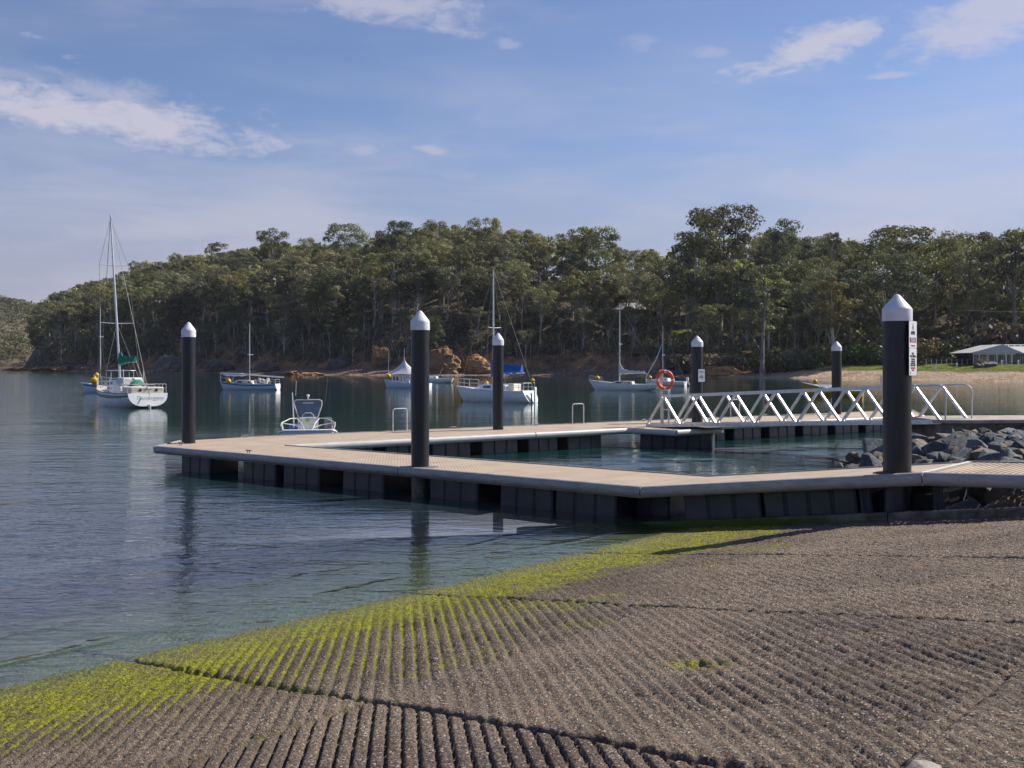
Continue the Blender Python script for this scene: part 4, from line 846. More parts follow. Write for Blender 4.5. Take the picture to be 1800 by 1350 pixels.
# ---------------------------------------------------------------- pilings
def piling(px, Y, r, top, label, coneh=.245, caph=.20):
    x = (px-CX)/F*Y; t = thing('mooring_piling', label, 'piling', (x, Y, 0), group='black pilings with white conical caps')
    p = MB().lathe([(r*.955, -3.0), (r*.955, -.5), (r*.96, .3), (r, top-coneh-caph), ], 40).build('pole', M['pile'], t)
    rc = r*1.045
    MB().lathe([(r*.9, top-coneh-caph-.004), (rc, top-coneh-caph), (rc*1.005, top-coneh-caph+.02), (rc, top-coneh-.02), (rc*.985, top-coneh), (rc*.93, top-coneh+.02), (.05, top-.028), (.025, top-.008), (0, top)], 40).build('cap', M['cap'], t, ang=28)
    return t
P1 = piling(1577, 17.68, .228, 4.116, 'nearest black piling with white conical cap and two stacked signs, on the right')
P2 = piling(738.5, 24.4, .208, 4.18, 'black piling with white conical cap rising from the middle of the front jetty edge')
P3 = piling(331.5, 31.85, .200, 4.21, 'leftmost black piling with white conical cap at the outer jetty corner')
P4 = piling(875.5, 38.5, .196, 4.084, 'black piling with white conical cap in front of the yacht with blue sail cover')
P5 = piling(1225.5, 43.4, .228, 4.11, 'black piling with a small notice, behind the left part of the gangway')
P6 = piling(1470.5, 50.3, .226, 4.03, 'farthest black piling with white cap, behind the right part of the gangway')
for t in (P1, P2): # guide collars
    cz = zs(4.69) if t is P1 else DZ; MB().box((0, 0, cz+.012), (.60, .56, .02), R(-39)).build('guide_collar', M['rust' if t is P1 else 'ink2'], t, smooth_=False)
def sign_plate(t, r, ang, z0, z1, wd, rows, extra=None):
    n = Vector((math.sin(R(ang)), -math.cos(R(ang)), 0)); x = Vector((0, 0, 1)).cross(n); c = n*(r+.035); zc = (z0+z1)/2; h = z1-z0
    MW = Matrix((( x.x, 0, n.x, c.x), (x.y, 0, n.y, c.y), (0, 1, 0, zc), (0, 0, 0, 1)))
    mb = MB(); poly = []; q = .02
    for cx, cy, a0 in ((wd/2-q, h/2-q, 0), (-wd/2+q, h/2-q, 90), (-wd/2+q, -h/2+q, 180), (wd/2-q, -h/2+q, 270)):
        for k in range(4): a = R(a0+k*30); poly.append((cx+q*math.cos(a), cy+q*math.sin(a)))
    mb.prism(poly, -.004, 0); mb.v = [tuple(MW @ Vector(v)) for v in mb.v]
    s_ = mb.build('sign_plate', M['sign'], t, smooth_=False)
    b = MB(); b.box((0, h*.3, -.02), (.05, .03, .036)); b.box((0, -h*.3, -.02), (.05, .03, .036)); b.v = [tuple(MW @ Vector(v)) for v in b.v]; b.build('bracket', M['alum'], t, smooth_=False)
    for (txt, y, size, mat, sx) in rows:
        lettering(txt, size, M[mat], s_, MW @ Matrix.Translation((0, y*h, .0015)), sx=sx)
    for (x0, x1, y0, y1, mat) in (extra or []):
        e = MB(); e.box(((x0+x1)/2*wd, (y0+y1)/2*h, .0008), ((x1-x0)*wd, (y1-y0)*h, .0012)); e.v = [tuple(MW @ Vector(v)) for v in e.v]; e.build('colour_band', M[mat], s_, smooth_=False)
    return s_, MW
M['sign'] = pm('white_sign', (.74, .75, .78), .4, var=.03)
r1_ = .228; ztop = 4.116-.245-.20-.005
s1, MW1 = sign_plate(P1, r1_, 47, ztop-.435, ztop, .30, [('MARINE', .085, .045, 'ink', .9), ('FACILITY', .03, .045, 'ink', .9), ('NOTICE', -.165, .05, 'sign', .9), ('LOADING', -.245, .045, 'sign', .8), ('NO SWIMMING', -.42, .026, 'inkred', .9)],
    [(-.42, .42, -.205, -.11, 'ink2'), (-.42, .42, -.30, -.207, 'red')])
em = MB(); em.add([(0, .19, .002), (.03, .11, .002), (0, .055, .002), (-.03, .11, .002)], [(0, 3, 2, 1)]); em.v = [tuple(MW1 @ Vector(v)) for v in em.v]; em.build('emblem', M['ink2'], s1, smooth_=False)
sign_plate(P1, r1_, 47, ztop-.88, ztop-.44, .29, [('NO', .30, .055, 'ink', 1), ('MOORING', .20, .052, 'ink', .95), ('THIS IS A', .095, .04, 'ink', .95), ('5 MINUTE', .015, .04, 'ink', .95), ('LOADING', -.06, .04, 'ink', .95), ('ZONE ONLY', -.135, .04, 'ink', .9), ('PENALTIES', -.23, .038, 'inkred', .95), ('APPLY', -.31, .038, 'inkred', .95)], [(-.36, -.30, -.46, -.36, 'ink')])
zt5 = EYE-(649-HY)*43.4/F; sign_plate(P5, .228, 31, zt5-.50, zt5, .33, [('NOTICE', .33, .06, 'ink2', .9), ('VESSELS', -.02, .045, 'ink2', .9), ('MUST NOT', -.10, .045, 'ink2', .9), ('MOOR HERE', -.18, .045, 'ink2', .85)], [(-.40, .40, .205, .225, 'ink'), (-.36, .36, .12, .13, 'ink2'), (-.3, .3, -.32, -.31, 'ink2')])

# ---------------------------------------------------------------- gangway
gA = Vector(G(1137, 750, DZ)); gA.z = DZ+.04; gB = Vector(((1655-CX)/F*31.2, 31.2, 1.30)); gd = (gB-gA); gl = gd.length; gu = gd.normalized(); gn = Vector((-gu.y, gu.x, 0)).normalized()
gt = thing('gangway', 'sloping aluminium truss gangway with zigzag sides leading from the rear jetty to the shore', 'gangway', tuple((gA+gB)/2))
for k, off in enumerate((0, 1.5)):
    a = gA+gn*off; b = gB+gn*off; up = Vector((0, 0, 1)); nb = 7; hh = 1.07
    side = MB(); side.beam(a, b, .10, .12); bc = side.build('bottom_chord', M['alum'], gt, world=True, smooth_=False)
    side = MB(); side.beam(a+gu*gl*.5/nb+up*hh, a+gu*gl*(nb-.5)/nb+up*hh, .09, .10); side.build('top_chord', M['alum'], gt, world=True, smooth_=False)
    for i in range(nb):
        top = a+gu*gl*(i+.5)/nb+up*(hh-.05)
        for e in (i, i+1):
            m_ = MB(); q = a+gu*gl*e/nb+up*.055; sgn = 1 if e == i else -1; m_.beam(q+gu*.05*sgn, top-gu*.03*sgn, .075, .075, up=(gn.x, gn.y, 0)); m_.build('diagonal', M['alum'], gt, world=True, smooth_=False)
    # curved handrail at the shore end
    tp = a+gu*gl*(nb-.5)/nb+up*hh; end = b+gu*.12; h_ = []
    for t in range(7): h_.append(end+up*(hh-.22)+Vector((0, 0, .22*math.sin(t*math.pi/12)))-gu*(.30*(1-math.cos(t*math.pi/12))))
    MB().tube([tp, h_[-1]-gu*.05]+h_[::-1]+[end+up*.02], .024, 10).build('handrail', M['alum_w'], gt, world=True)
fl = MB(); q = gn*.06; fl.add([tuple(p) for p in (gA+q, gB+q, gB+gn*1.44, gA+gn*1.44)]+[tuple(p-Vector((0, 0, .04))) for p in (gA+q, gB+q, gB+gn*1.44, gA+gn*1.44)], [(0, 1, 2, 3), (7, 6, 5, 4), (0, 4, 5, 1), (1, 5, 6, 2), (2, 6, 7, 3), (3, 7, 4, 0)]); fl.build('walking_surface', M['deck'], gt, world=True, smooth_=False)
# lifebuoy on its post
lp = Vector(A(1164, 727, 40.6)); lz = DZ
pt = thing('lifebuoy_post', 'pale upright post with bracket at the left end of the gangway, carrying the lifebuoy', 'post', (lp.x, lp.y, lz))
top = EYE-(650-HY)*40.6/F; MB().beam((-.0, 0, 0), (-.05, 0, top-lz), .11, .09, up=(0, 1, 0)).build('post', M['alum_w'], pt)
br = MB(); br.beam((.04, 0, .05), (.26, 0, .05), .04, .04); br.beam((.24, 0, .05), (.24, 0, .62), .05, .05, up=(0, 1, 0)); br.beam((.0, 0, .62), (.26, 0, .62), .04, .04); br.build('bracket', M['alum_w'], pt, smooth_=False)
lbz = EYE-(668-HY)*40.5/F; lb = thing('lifebuoy', 'orange ring lifebuoy with white bands hung on the pale post', 'lifebuoy', (lp.x+.085, lp.y-.16, lbz))
def torus_seg(a0, a1, rr, rt_, n=16, ry=1.12):
    mb = MB(); pts = [(math.cos(a0+(a1-a0)*i/n)*rr, 0, math.sin(a0+(a1-a0)*i/n)*rr*ry) for i in range(n+1)]; mb.tube(pts, rt_, 12); return mb
rp_ = thing  # ring is five visible pieces: four orange quarters and four white bands
for k in range(4):
    c = R(45+k*90); torus_seg(R(k*90+8), R(k*90+82), .285, .063).build('orange_quarter', M['orange'], lb); torus_seg(R(k*90-8.5), R(k*90+8.5), .285, .067, 5).build('white_band', M['canvas_white'], lb)
rope = MB().tube([(-.25, -.02, -.20), (-.27, -.02, -.34), (-.22, -.02, -.44), (-.10, .05, -.48)], .010, 6).build('grab_line', M['rope'], lb)

# ---------------------------------------------------------------- boats
def hull_fn(L_, B, fs, fm, fb, tw, rb, rs, draft=.35, zst=.0):
    def sheer(u): return (fs if u < .35 else 0)*0+fs*(1-u)**2+2*fm*u*(1-u)*1.0+fb*u*u*1.0+ (2*u*(1-u))*0
    def hb(u): return B/2*((tw+(1-tw)*math.sin(math.pi/2*min(1, u/.42))) if u < .42 else max(.012, (1-((u-.42)/.58)**2.3)))
    def zk(u): return zst*(1-u)**4-draft*math.sin(math.pi*min(1, max(0, .12+u*.86)))**.7*(1 if u < .93 else (1-u)/.07)
    def ring(u, n=12, out=0.0, v0=-90, v1=90):
        sh = sheer(u); b = hb(u)+out; k = zk(u); pts = []
        for i in range(n+1):
            th_ = R(v0+(v1-v0)*i/n); sn, cs = math.sin(th_), math.cos(th_); y = b*math.copysign(abs(sn)**.72, sn); z = sh-(sh-k)*max(0, cs)**.85
            x = (u-.5)*L_+rb*u**7*(z/fb)-rs*(1-u)**8*max(0, z)/max(.2, fs); pts.append((x, y, z))
        return pts
    return sheer, hb, ring
def boat_hull(t, P, hullmat, deckmat='cream', stripe=None, transommat=None, us=None):
    sheer, hb, ring = hull_fn(**P); us = np.concatenate([np.linspace(0, .9, 16), np.linspace(.93, 1, 5)])
    MB().loft([ring(u) for u in us]).build('hull', M[hullmat], t, ang=60)
    r = ring(0); mb = MB(); mb.add(r, [tuple(range(len(r)))]); tr = mb.build('transom', M[transommat or hullmat], t, smooth_=False)
    dk = []
    for u in us: q = ring(u); a, b = Vector(q[0]), Vector(q[-1]); a.z -= .03; b.z -= .03; m_ = (a+b)/2; m_.z += .05*(hb(u)/hb(.4)); dk.append([tuple(a), tuple(m_), tuple(b)])
    MB().loft(dk).build('deck', M[deckmat], t)
    gw = MB(); gw.tube([ring(u)[0] for u in us], .028, 6); gw.tube([ring(u)[-1] for u in us], .028, 6); gw.build('gunwale', M['white' if stripe is None else stripe[1]], t)
    if stripe:
        for s_ in ((-86, -79), (79, 86)):
            MB().loft([ring(u, 4, .015, *s_) for u in us[:-1]]).build('stripe', M[stripe[0]], t)
    return sheer, hb, ring
def trunk_cabin(t, x0, x1, w0, w1, zb0, zb1, h, mat='white', nose=.5, wins=2, wy=.55, back=.1):
    rings = [[(x1+nose, -w1*.30, zb1), (x1+nose, -w1*.25, zb1+.03), (x1+nose, w1*.25, zb1+.03), (x1+nose, w1*.30, zb1)],
             [(x1, -w1/2, zb1), (x1, -w1/2*.85, zb1+h*.9), (x1, w1/2*.85, zb1+h*.9), (x1, w1/2, zb1)],
             [((x0+x1)/2, -(w0+w1)/4, (zb0+zb1)/2), ((x0+x1)/2, -(w0+w1)/4*.88, (zb0+zb1)/2+h*1.02), ((x0+x1)/2, (w0+w1)/4*.88, (zb0+zb1)/2+h*1.02), ((x0+x1)/2, (w0+w1)/4, (zb0+zb1)/2)],
             [(x0, -w0/2, zb0), (x0, -w0/2*.88, zb0+h), (x0, w0/2*.88, zb0+h), (x0, w0/2, zb0)],
             [(x0-back, -w0/2, zb0), (x0-back, -w0/2*.9, zb0+.05), (x0-back, w0/2*.9, zb0+.05), (x0-back, w0/2, zb0)]]
    cb = MB().loft(rings, close=True, cap=True).build('cabin', M[mat], t, ang=30)
    for k in range(wins):
        f0 = (k+.18)/wins; f1 = (k+.82)/wins; xa, xb = x0+(x1-x0)*f0, x0+(x1-x0)*f1
        for sg in (-1, 1):
            wa = w0+(w1-w0)*f0; wb = w0+(w1-w0)*f1; q = MB(); z_ = zb0+(zb1-zb0)*(f0+f1)/2
            q.add([(xa, sg*(wa/2*.955+.006), z_+h*.32), (xb, sg*(wb/2*.955+.006), z_+h*.34), (xb-.04, sg*(wb/2*.905+.008), z_+h*.72), (xa+.04, sg*(wa/2*.905+.008), z_+h*.74)], [(0, 1, 2, 3)]); q.build('window', M['glass'], cb, smooth_=False)
    return cb
def mast_rig(t, xm, z0, z1, L_, B, bow, stern, spreaders=(.55,), lean=(0, 0), r=.07, boom=None, cover=None, wr=.012, shroudx=0):
    top = Vector((xm+lean[0], lean[1], z1)); bt = Vector((xm, 0, z0))
    m_ = MB().tube([bt, bt.lerp(top, .5), top], [r, r*.9, r*.6], 10).build('mast', M['mast'], t)
    for f_ in spreaders:
        c = bt.lerp(top, f_); w_ = B*.42*(1.05-.4*f_); q = MB(); q.tube([c+Vector((-.1, -w_, .05)), c, c+Vector((-.1, w_, .05))], [.02, .03, .02], 6); q.build('spreader', M['mast'], m_)
    MB().tube([top-Vector((0, 0, .25)), Vector(bow)], wr*1.4, 5).build('forestay', M['wire'], t); MB().tube([top, Vector(stern)], wr*1.4, 5).build('backstay', M['wire'], t)
    for sg in (-1, 1):
        pts = [top-Vector((0, 0, .3))]+[bt.lerp(top, f_)+Vector((-.1, sg*B*.42*(1.05-.4*f_), .05)) for f_ in sorted(spreaders, reverse=True)]+[Vector((xm-.1+shroudx, sg*B*.46, z0-.2))]
        MB().tube(pts, wr, 5).build('shroud', M['wire'], t); MB().tube([bt.lerp(top, spreaders[0]), Vector((xm-.5, sg*B*.45, z0-.2))], wr, 5).build('shroud', M['wire'], t)
    if boom:
        xb, zb, zb2, yb = boom; MB().tube([(xm-.05, 0, zb), (xb, yb, zb2)], .05, 8).build('boom', M['mast'], t)
        if cover:
            mat, rise, rad = cover; rings = []
            for i in range(15):
                u = i/14; x = xm+.08+(xb-xm)*u*.97; y = yb*u*.97; z = zb+(zb2-zb)*u+rad*.5; k = (1.25-.55*u)*(.8+.2*math.sin(i*1.9))+(.02); h = rad*k; w_ = rad*.55*k
                up_ = rise*math.exp(-u*9)
                rings.append([(x, y+w_*math.sin(a)*(1 if math.cos(a) < .3 else .6), z+h*math.cos(a)*.9+(up_ if math.cos(a) > .3 else 0)) for a in np.linspace(0, 2*math.pi, 11)[:-1]])
            MB().loft(rings, close=True, cap=True).build('sail_cover', M[mat], t, ang=70)
    return m_
def rails(t, ring, sheer, u0, u1, name, h=.55, r=.018, n=4, mid=True):
    for s_ in (0,):
        us = np.linspace(u0, u1, n); mb = MB(); P_ = [Vector(ring(u)[0])*1.0 for u in us]; Q_ = [Vector(ring(u)[-1]) for u in us]
        for arr, sg in ((P_, 1), (Q_, -1)):
            for p in arr: mb.tube([p+Vector((0, .06*sg, 0)), p+Vector((0, .06*sg, h))], r*.9, 6)
            mb.tube([p+Vector((0, .06*sg, h)) for p in arr], r, 6)
            if mid: mb.tube([p+Vector((0, .06*sg, h*.5)) for p in arr], r*.6, 5)
        e = 0 if abs(us[0]) < .2 else -1
        k = 0 if u0 < .5 else -1
        mb.tube([P_[k]+Vector((0, .06, h)), Q_[k]+Vector((0, -.06, h))], r, 6)
        mb.build(name, M['alum_w'], t)
def buoy(px, py, Y, r, label, mat='yellow', shape='round'):
    p = A(px, py, Y); t = thing('mooring_buoy', label, 'buoy', tuple(p), group='yellow and orange mooring buoys hung at the bows')
    prof_ = [(0, r*1.15), (r*.3, r*1.1), (r*.38, r*.8), (r*.9, r*.45), (r, 0), (r*.85, -r*.5), (r*.3, -r*1.2), (0, -r*1.3)] if shape == 'cone' else [(0, r), (r*.5, r*.86), (r*.86, r*.5), (r, 0), (r*.86, -r*.5), (r*.5, -r*.86), (0, -r)]
    MB().lathe(prof_, 18).build('float_body', M[mat], t); MB().tube([(0, 0, r), (0, 0, r*1.5), (.04, 0, r*1.7)], .02, 6).build('eye', M['alum_w'], t); return t
def place(px, Y): return ((px-CX)/F*Y, Y, 0)

# the large yacht with green trim
H1 = dict(L_=9.4, B=3.15, fs=1.0, fm=.82, fb=1.45, tw=.86, rb=.9, rs=-.15, draft=.55, zst=.38)
b1 = thing('sailing_yacht', 'large white yacht with green stripe, green sail cover and a name on its stern', 'yacht', place(218.5, 76.5), R(129))
sh, hb, ring = boat_hull(b1, H1, 'white', 'cream', ('green', 'teak'), 'white')
MB().loft([ring(u, 4, .006, -60, -30) for u in np.linspace(0, .97, 12)]).build('antifouling', M['copper'], b1) if False else None
trunk_cabin(b1, -1.9, 1.6, 2.1, 1.5, .92, 1.0, .52, 'white', .8, 4)
dgh = MB().box((-3.6, 0, 1.16), (1.7, 2.25, .50)).build('aft_cabin', M['cream'], b1, bevel=.05)
for y_ in (-.62, .48): MB().lathe([(.09, 0), (.1, .02), (0, .021)], 14).build('porthole', M['glass'], dgh).matrix_basis = Matrix.Translation((-4.452, y_, 1.22)) @ Matrix.Rotation(R(-90), 4, 'Y')
MB().box((-4.453, 0, 1.25), (.01, .55, .05)).build('vent', M['ink2'], dgh, smooth_=False)
MB().box((-1.0, 0, 1.75), (1.3, 1.5, .55)).build('dodger', M['canvas_white'], b1, bevel=.12)
cg = MB(); rings = []
for i in range(9):
    u = i/8; rings.append([(-2.95+.9*u, (.55*math.cos(a))*(1-.3*abs(u-.5)), 1.45+(.34+.1*math.sin(i*2))*max(0, math.sin(a))*(math.sin(math.pi*(.1+.8*u)))) for a in np.linspace(0, math.pi, 9)])
cg.loft(rings).build('hatch_cover', M['canvas_green'], b1)
mast_rig(b1, .8, 1.5, 13.6, 9.4, 3.15, (5.2, 0, 1.55), (-4.55, 0, 1.2), (.36, .70), (.3, .6), .085, boom=(-3.1, 3.05, 3.15, .25), cover=('canvas_green', .35, .34), wr=.014)
MB().tube([(-3.1, .25, 3.1), (-4.2, 0, 1.3)], .018, 6).build('mainsheet', M['rope'], b1)
for sg in (-1, 1): MB().tube([(-1.9, sg*.7, 1.4), (-1.8, sg*.7, 2.6)], .03, 6).build('gallows_post', M['alum_w'], b1)
rails(b1, ring, sh, .02, .30, 'pushpit', .62); rails(b1, ring, sh, .80, .97, 'pulpit', .6); rails(b1, ring, sh, .32, .78, 'lifeline', .55, .010, 5)
rud = MB().box((-4.85, 0, -.1), (.35, .07, .7)).build('rudder', M['white'], b1, smooth_=False)
mwn = Matrix(((0, 0, -1, -4.76), (-1, 0, 0, 0), (0, 1, 0, .68), (0, 0, 0, 1)))
tr1 = [c for c in b1.children if c.name.startswith('transom')][0]; lettering('Thundergypsy', .36, M['ink2'], tr1, mwn @ Matrix.Translation((0, 0, .10)), shear=.45, sx=.95)
MB().tube([(-4.72, 0, 1.12), (-4.85, .02, .92)], .03, 6).build('anchor_line', M['ink'], b1)
bj = buoy(166, 669, 81.5, .30, 'orange conical mooring buoy at the bow of the large green-trimmed yacht', 'yellow', 'cone')
# pale blue sloop behind it
H2 = dict(L_=5.4, B=2.2, fs=.75, fm=.55, fb=1.05, tw=.75, rb=.5, rs=0, draft=.3, zst=.1)
b2 = thing('cabin_sloop', 'small pale blue sloop half hidden behind the large green-trimmed yacht', 'yacht', place(198, 112), R(184))
sh, hb, ring = boat_hull(b2, H2, 'ltblue', 'white', ('blue', 'white')); trunk_cabin(b2, -1.2, 1.3, 1.9, 1.5, .6, .68, .62, 'white', .5, 3)
sup = MB(); [sup.tube([(x, y, 1.1), (x, y, 2.25)], .03, 6) for x in (-1.9, .4) for y in (-.8, .8)]; sup.build('canopy_post', M['alum_w'], b2); MB().box((-.8, 0, 2.3), (2.6, 1.7, .07)).build('canopy', M['white'], b2, bevel=.02)
mast_rig(b2, 1.25, 1.1, 8.9, 5.4, 2.2, (2.9, 0, 1.1), (-2.6, 0, .9), (.6,), (0, 0), .05, wr=.008)
buoy(170, 659, 112.5, .24, 'yellow round mooring buoy on the bow of the half-hidden pale blue sloop')
# small pale blue yacht
H3 = dict(L_=6.6, B=2.35, fs=.72, fm=.55, fb=1.0, tw=.72, rb=.45, rs=-.1, draft=.3, zst=.12)
b3 = thing('sailing_yacht', 'small pale blue yacht with a long bare spar lying above its deck', 'yacht', place(441, 124.5), R(173))
sh, hb, ring = boat_hull(b3, H3, 'ltblue', 'white', ('blue', 'blue'), 'white'); trunk_cabin(b3, -.3, 1.6, 1.7, 1.2, .58, .7, .48, 'cream', .5, 2)
mast_rig(b3, .15, 1.0, 7.7, 6.6, 2.35, (3.6, 0, 1.1), (-3.2, 0, .9), (.45,), (0, 0), .055, wr=.006)
MB().tube([(3.7, .0, 1.95), (1.5, .1, 1.85), (-3.9, -.1, 1.45)], [.05, .075, .07], 8).build('lowered_spar', M['mast'], b3)
fs_ = MB(); [fs_.loft([[(x, .28*math.cos(a)*.6, 1.75+.0*x+.17*math.sin(a)*k) for a in np.linspace(0, 2*math.pi, 9)[:-1]] for x, k in zip(np.linspace(.6, 3.3, 7), (.5, 1.1, .8, 1.2, .7, .9, .4))], close=True, cap=True)]; fs_.build('furled_sail', M['ltblue'], b3)
fb_ = MB()
for i in range(7): fb_.lathe([(0, .25), (.16, .2), (.2, 0), (.16, -.2), (0, -.25)], 8, (-.75-.22*i, .55*(-1 if i % 2 else 1), .95+.1*(i % 3)))
fb_.build('fenders_and_gear', M['cream'], b3); MB().tube([(.1, 0, 2.35), (-2.0, 0, 2.30)], .05, 6).build('boom', M['ink'], b3)
rails(b3, ring, sh, .01, .2, 'pushpit', .5, .016, 3); rails(b3, ring, sh, .84, .99, 'pulpit', .85, .016, 3)
buoy(402, 670, 122.5, .28, 'orange mooring buoy on the foredeck of the small pale blue yacht')
# canopied cabin boat and the yacht behind it
H5 = dict(L_=5.6, B=2.1, fs=.6, fm=.45, fb=1.05, tw=.8, rb=.35, rs=0, draft=.3, zst=.0)
b5 = thing('cabin_boat', 'small white cabin boat with a peaked tent canopy, left of the middle piling', 'boat', place(718, 134), R(168))
sh, hb, ring = boat_hull(b5, H5, 'ltblue', 'white', None, 'white')
cb = trunk_cabin(b5, .1, 1.9, 1.6, 1.35, .5, .62, 1.15, 'white', .25, 4)
cn = MB(); pk = (.75, 0, 4.0); rings = []
for t_ in np.linspace(0, 1, 9):
    hw = 1.75*(1-t_)**1.9+.02; hl = 2.0*(1-t_)**1.9+.02; z_ = 1.75+2.0*t_; rings.append([(.55+hl*a_, hw*b_*.62, z_) for a_, b_ in ((1, 1), (.4, 1.1), (-.4, 1.1), (-1, 1), (-1.05, 0), (-1, -1), (-.4, -1.1), (.4, -1.1), (1, -1), (1.05, 0))])
cn.loft(rings, close=True, cap=True).build('tent_canopy', M['canvas_white'], b5, ang=70); MB().tube([(.55, 0, 1.6), (.55, 0, 4.9)], .03, 6).build('pole', M['mast'], b5)
for x_, y_, z_ in ((2.6, .1, 4.7), (-1.0, -.6, 2.9), (-2.1, .5, 4.2)): MB().tube([(x_, y_, .8), (x_-.1, y_, z_)], .025, 6).build('rod', M['mast'], b5)
MB().box((-1.2, 0, .75), (1.6, 1.5, .3)).build('tarpaulin', M['canvas_blue'], b5, bevel=.05)
buoy(683, 661, 132.5, .30, 'yellow mooring buoy on the bow of the canopied cabin boat')
H6 = dict(L_=7.0, B=2.3, fs=.75, fm=.6, fb=1.0, tw=.55, rb=.5, rs=.35, draft=.3, zst=.25)
b6 = thing('sailing_yacht', 'white yacht mostly hidden behind the middle piling, only its stern showing', 'yacht', place(755, 171), R(172))
sh, hb, ring = boat_hull(b6, H6, 'white', 'cream', None); trunk_cabin(b6, -1.2, 1.4, 1.6, 1.2, .62, .7, .42, 'white', .5, 3)
mast_rig(b6, .9, .9, 9.3, 7, 2.3, (3.8, 0, 1.1), (-3.7, 0, 1.0), (.55,), (0, 0), .05, wr=.010); MB().tube([(-1.6, .4, 1.0), (-2.2, .4, 2.4)], .035, 6).build('stern_pole', M['mast'], b6); rails(b6, ring, sh, .02, .2, 'pushpit', .5, .018, 3)
# yacht with blue sail cover
H7 = dict(L_=6.7, B=2.45, fs=.92, fm=.80, fb=1.2, tw=.72, rb=.75, rs=-.45, draft=.35, zst=.10)
b7 = thing('sailing_yacht', 'white yacht with bright blue sail cover, partly behind the second piling from centre', 'yacht', place(875.5, 84.5), R(146))
sh, hb, ring = boat_hull(b7, H7, 'white', 'white', ('blue', 'white')) if False else boat_hull(b7, H7, 'white', 'white', None)
trunk_cabin(b7, -1.2, 1.3, 1.75, 1.1, .88, .98, .45, 'white', .9, 2)
mast_rig(b7, .45, 1.2, 10.4, 6.7, 2.45, (3.7, 0, 1.3), (-3.2, 0, 1.3), (.50,), (0, 0), .075, boom=(-2.35, 2.25, 2.3, -.1), cover=('canvas_blue', .0, .56), wr=.010)
MB().tube([(.45, .02, 2.0), (.44, .02, 3.3)], .20, 10).build('mast_cover', M['canvas_blue'], b7)
rails(b7, ring, sh, .01, .24, 'pushpit', .6); rails(b7, ring, sh, .82, .985, 'pulpit', .65, n=3); rails(b7, ring, sh, .28, .8, 'lifeline', .5, .008, 4)
MB().box((-1.55, 0, 1.15), (.5, 1.1, .6)).build('companionway', M['cream'], b7, bevel=.06); MB().box((-3.45, 0, .45), (.12, .28, 1.5)).build('rudder', M['white'], b7, bevel=.03); MB().tube([(-3.4, .35, .0), (-3.3, .35, .8)], .06, 8).build('stern_ladder', M['ink'], b7)
buoy(936, 669, 81.0, .17, 'small yellow danbuoy on the stern rail of the yacht with blue sail cover', 'yellow', 'cone'); buoy(855, 673.5, 85.5, .17, 'small yellow buoy on the cabin top of the yacht with blue sail cover')
# white yacht with grey-white sail cover
H8 = dict(L_=7.0, B=2.2, fs=.75, fm=.50, fb=1.15, tw=.45, rb=.8, rs=.55, draft=.3, zst=.3)
b8 = thing('sailing_yacht', 'white yacht with pale sail cover moored left of the orange lifebuoy', 'yacht', place(1099, 122.5), R(160))
sh, hb, ring = boat_hull(b8, H8, 'white', 'cream', None); trunk_cabin(b8, -.9, 1.2, 1.5, 1.1, .6, .66, .42, 'cream', .5, 2)
mast_rig(b8, .65, .9, 9.9, 7, 2.2, (4.1, 0, 1.3), (-3.9, 0, 1.2), (.48,), (0, 0), .075, boom=(-2.35, 1.9, 1.95, -.1), cover=('canvas_white', 1.2, .24), wr=.010)
MB().tube([(-2.4, 0, .9), (-2.45, 0, 2.0)], .03, 6).build('boom_crutch', M['mast'], b8); rails(b8, ring, sh, .86, .99, 'pulpit', .5, .016, 3)
buoy(1050, 665, 121.5, .28, 'yellow mooring buoy at the bow of the white yacht with pale sail cover')
# trailer-sailer with outboard behind the lifebuoy
H9 = dict(L_=5.2, B=2.1, fs=.62, fm=.55, fb=.9, tw=.85, rb=.4, rs=0, draft=.2, zst=.0)
b9 = thing('trailer_sailer', 'small white sailboat with tilted outboard motor, seen behind the lifebuoy', 'yacht', place(1172, 147), R(157))
sh, hb, ring = boat_hull(b9, H9, 'white', 'white', None); trunk_cabin(b9, -.3, 1.4, 1.6, 1.1, .55, .62, .5, 'white', .5, 2)
mast_rig(b9, .55, .9, 8.2, 5.2, 2.1, (2.8, 0, 1.0), (-2.5, 0, .9), (.45,), (0, 0), .045, wr=.009); MB().tube([(.6, 0, 5.8), (1.5, 0, 3.6), (2.4, 0, 2.1), (2.9, 0, 1.2)], [.04, .10, .09, .04], 8).build('furled_jib', M['canvas_white'], b9)
ob = MB(); ob.box((-2.85, 0, .95), (.32, .32, .5)); ob.beam((-2.85, 0, .8), (-3.15, 0, .1), .12, .14); ob.build('outboard_motor', M['white'], b9, bevel=.04)
buoy(1142, 664, 146, .30, 'yellow mooring buoy on the bow of the sailboat behind the lifebuoy')
# ochre dinghy
H10 = dict(L_=4.9, B=1.9, fs=.55, fm=.40, fb=1.25, tw=.7, rb=.5, rs=0, draft=.2, zst=.0)
b10 = thing('fishing_dinghy', 'open ochre and white boat behind the right half of the gangway', 'boat', place(1468, 99.5), R(156))
sh, hb, ring = boat_hull(b10, H10, 'ochre', 'white', None, 'ochre')
MB().box((.8, 0, .95), (1.1, .9, .18)).build('foredeck_hatch', M['white'], b10, bevel=.05); MB().tube([(2.2, 0, 1.1), (.9, .2, 1.05), (-.2, .1, .8)], .035, 6).build('anchor_rope', M['rope'], b10)
buoy(1433, 671, 98.5, .22, 'orange mooring buoy on the bow of the ochre and white boat')
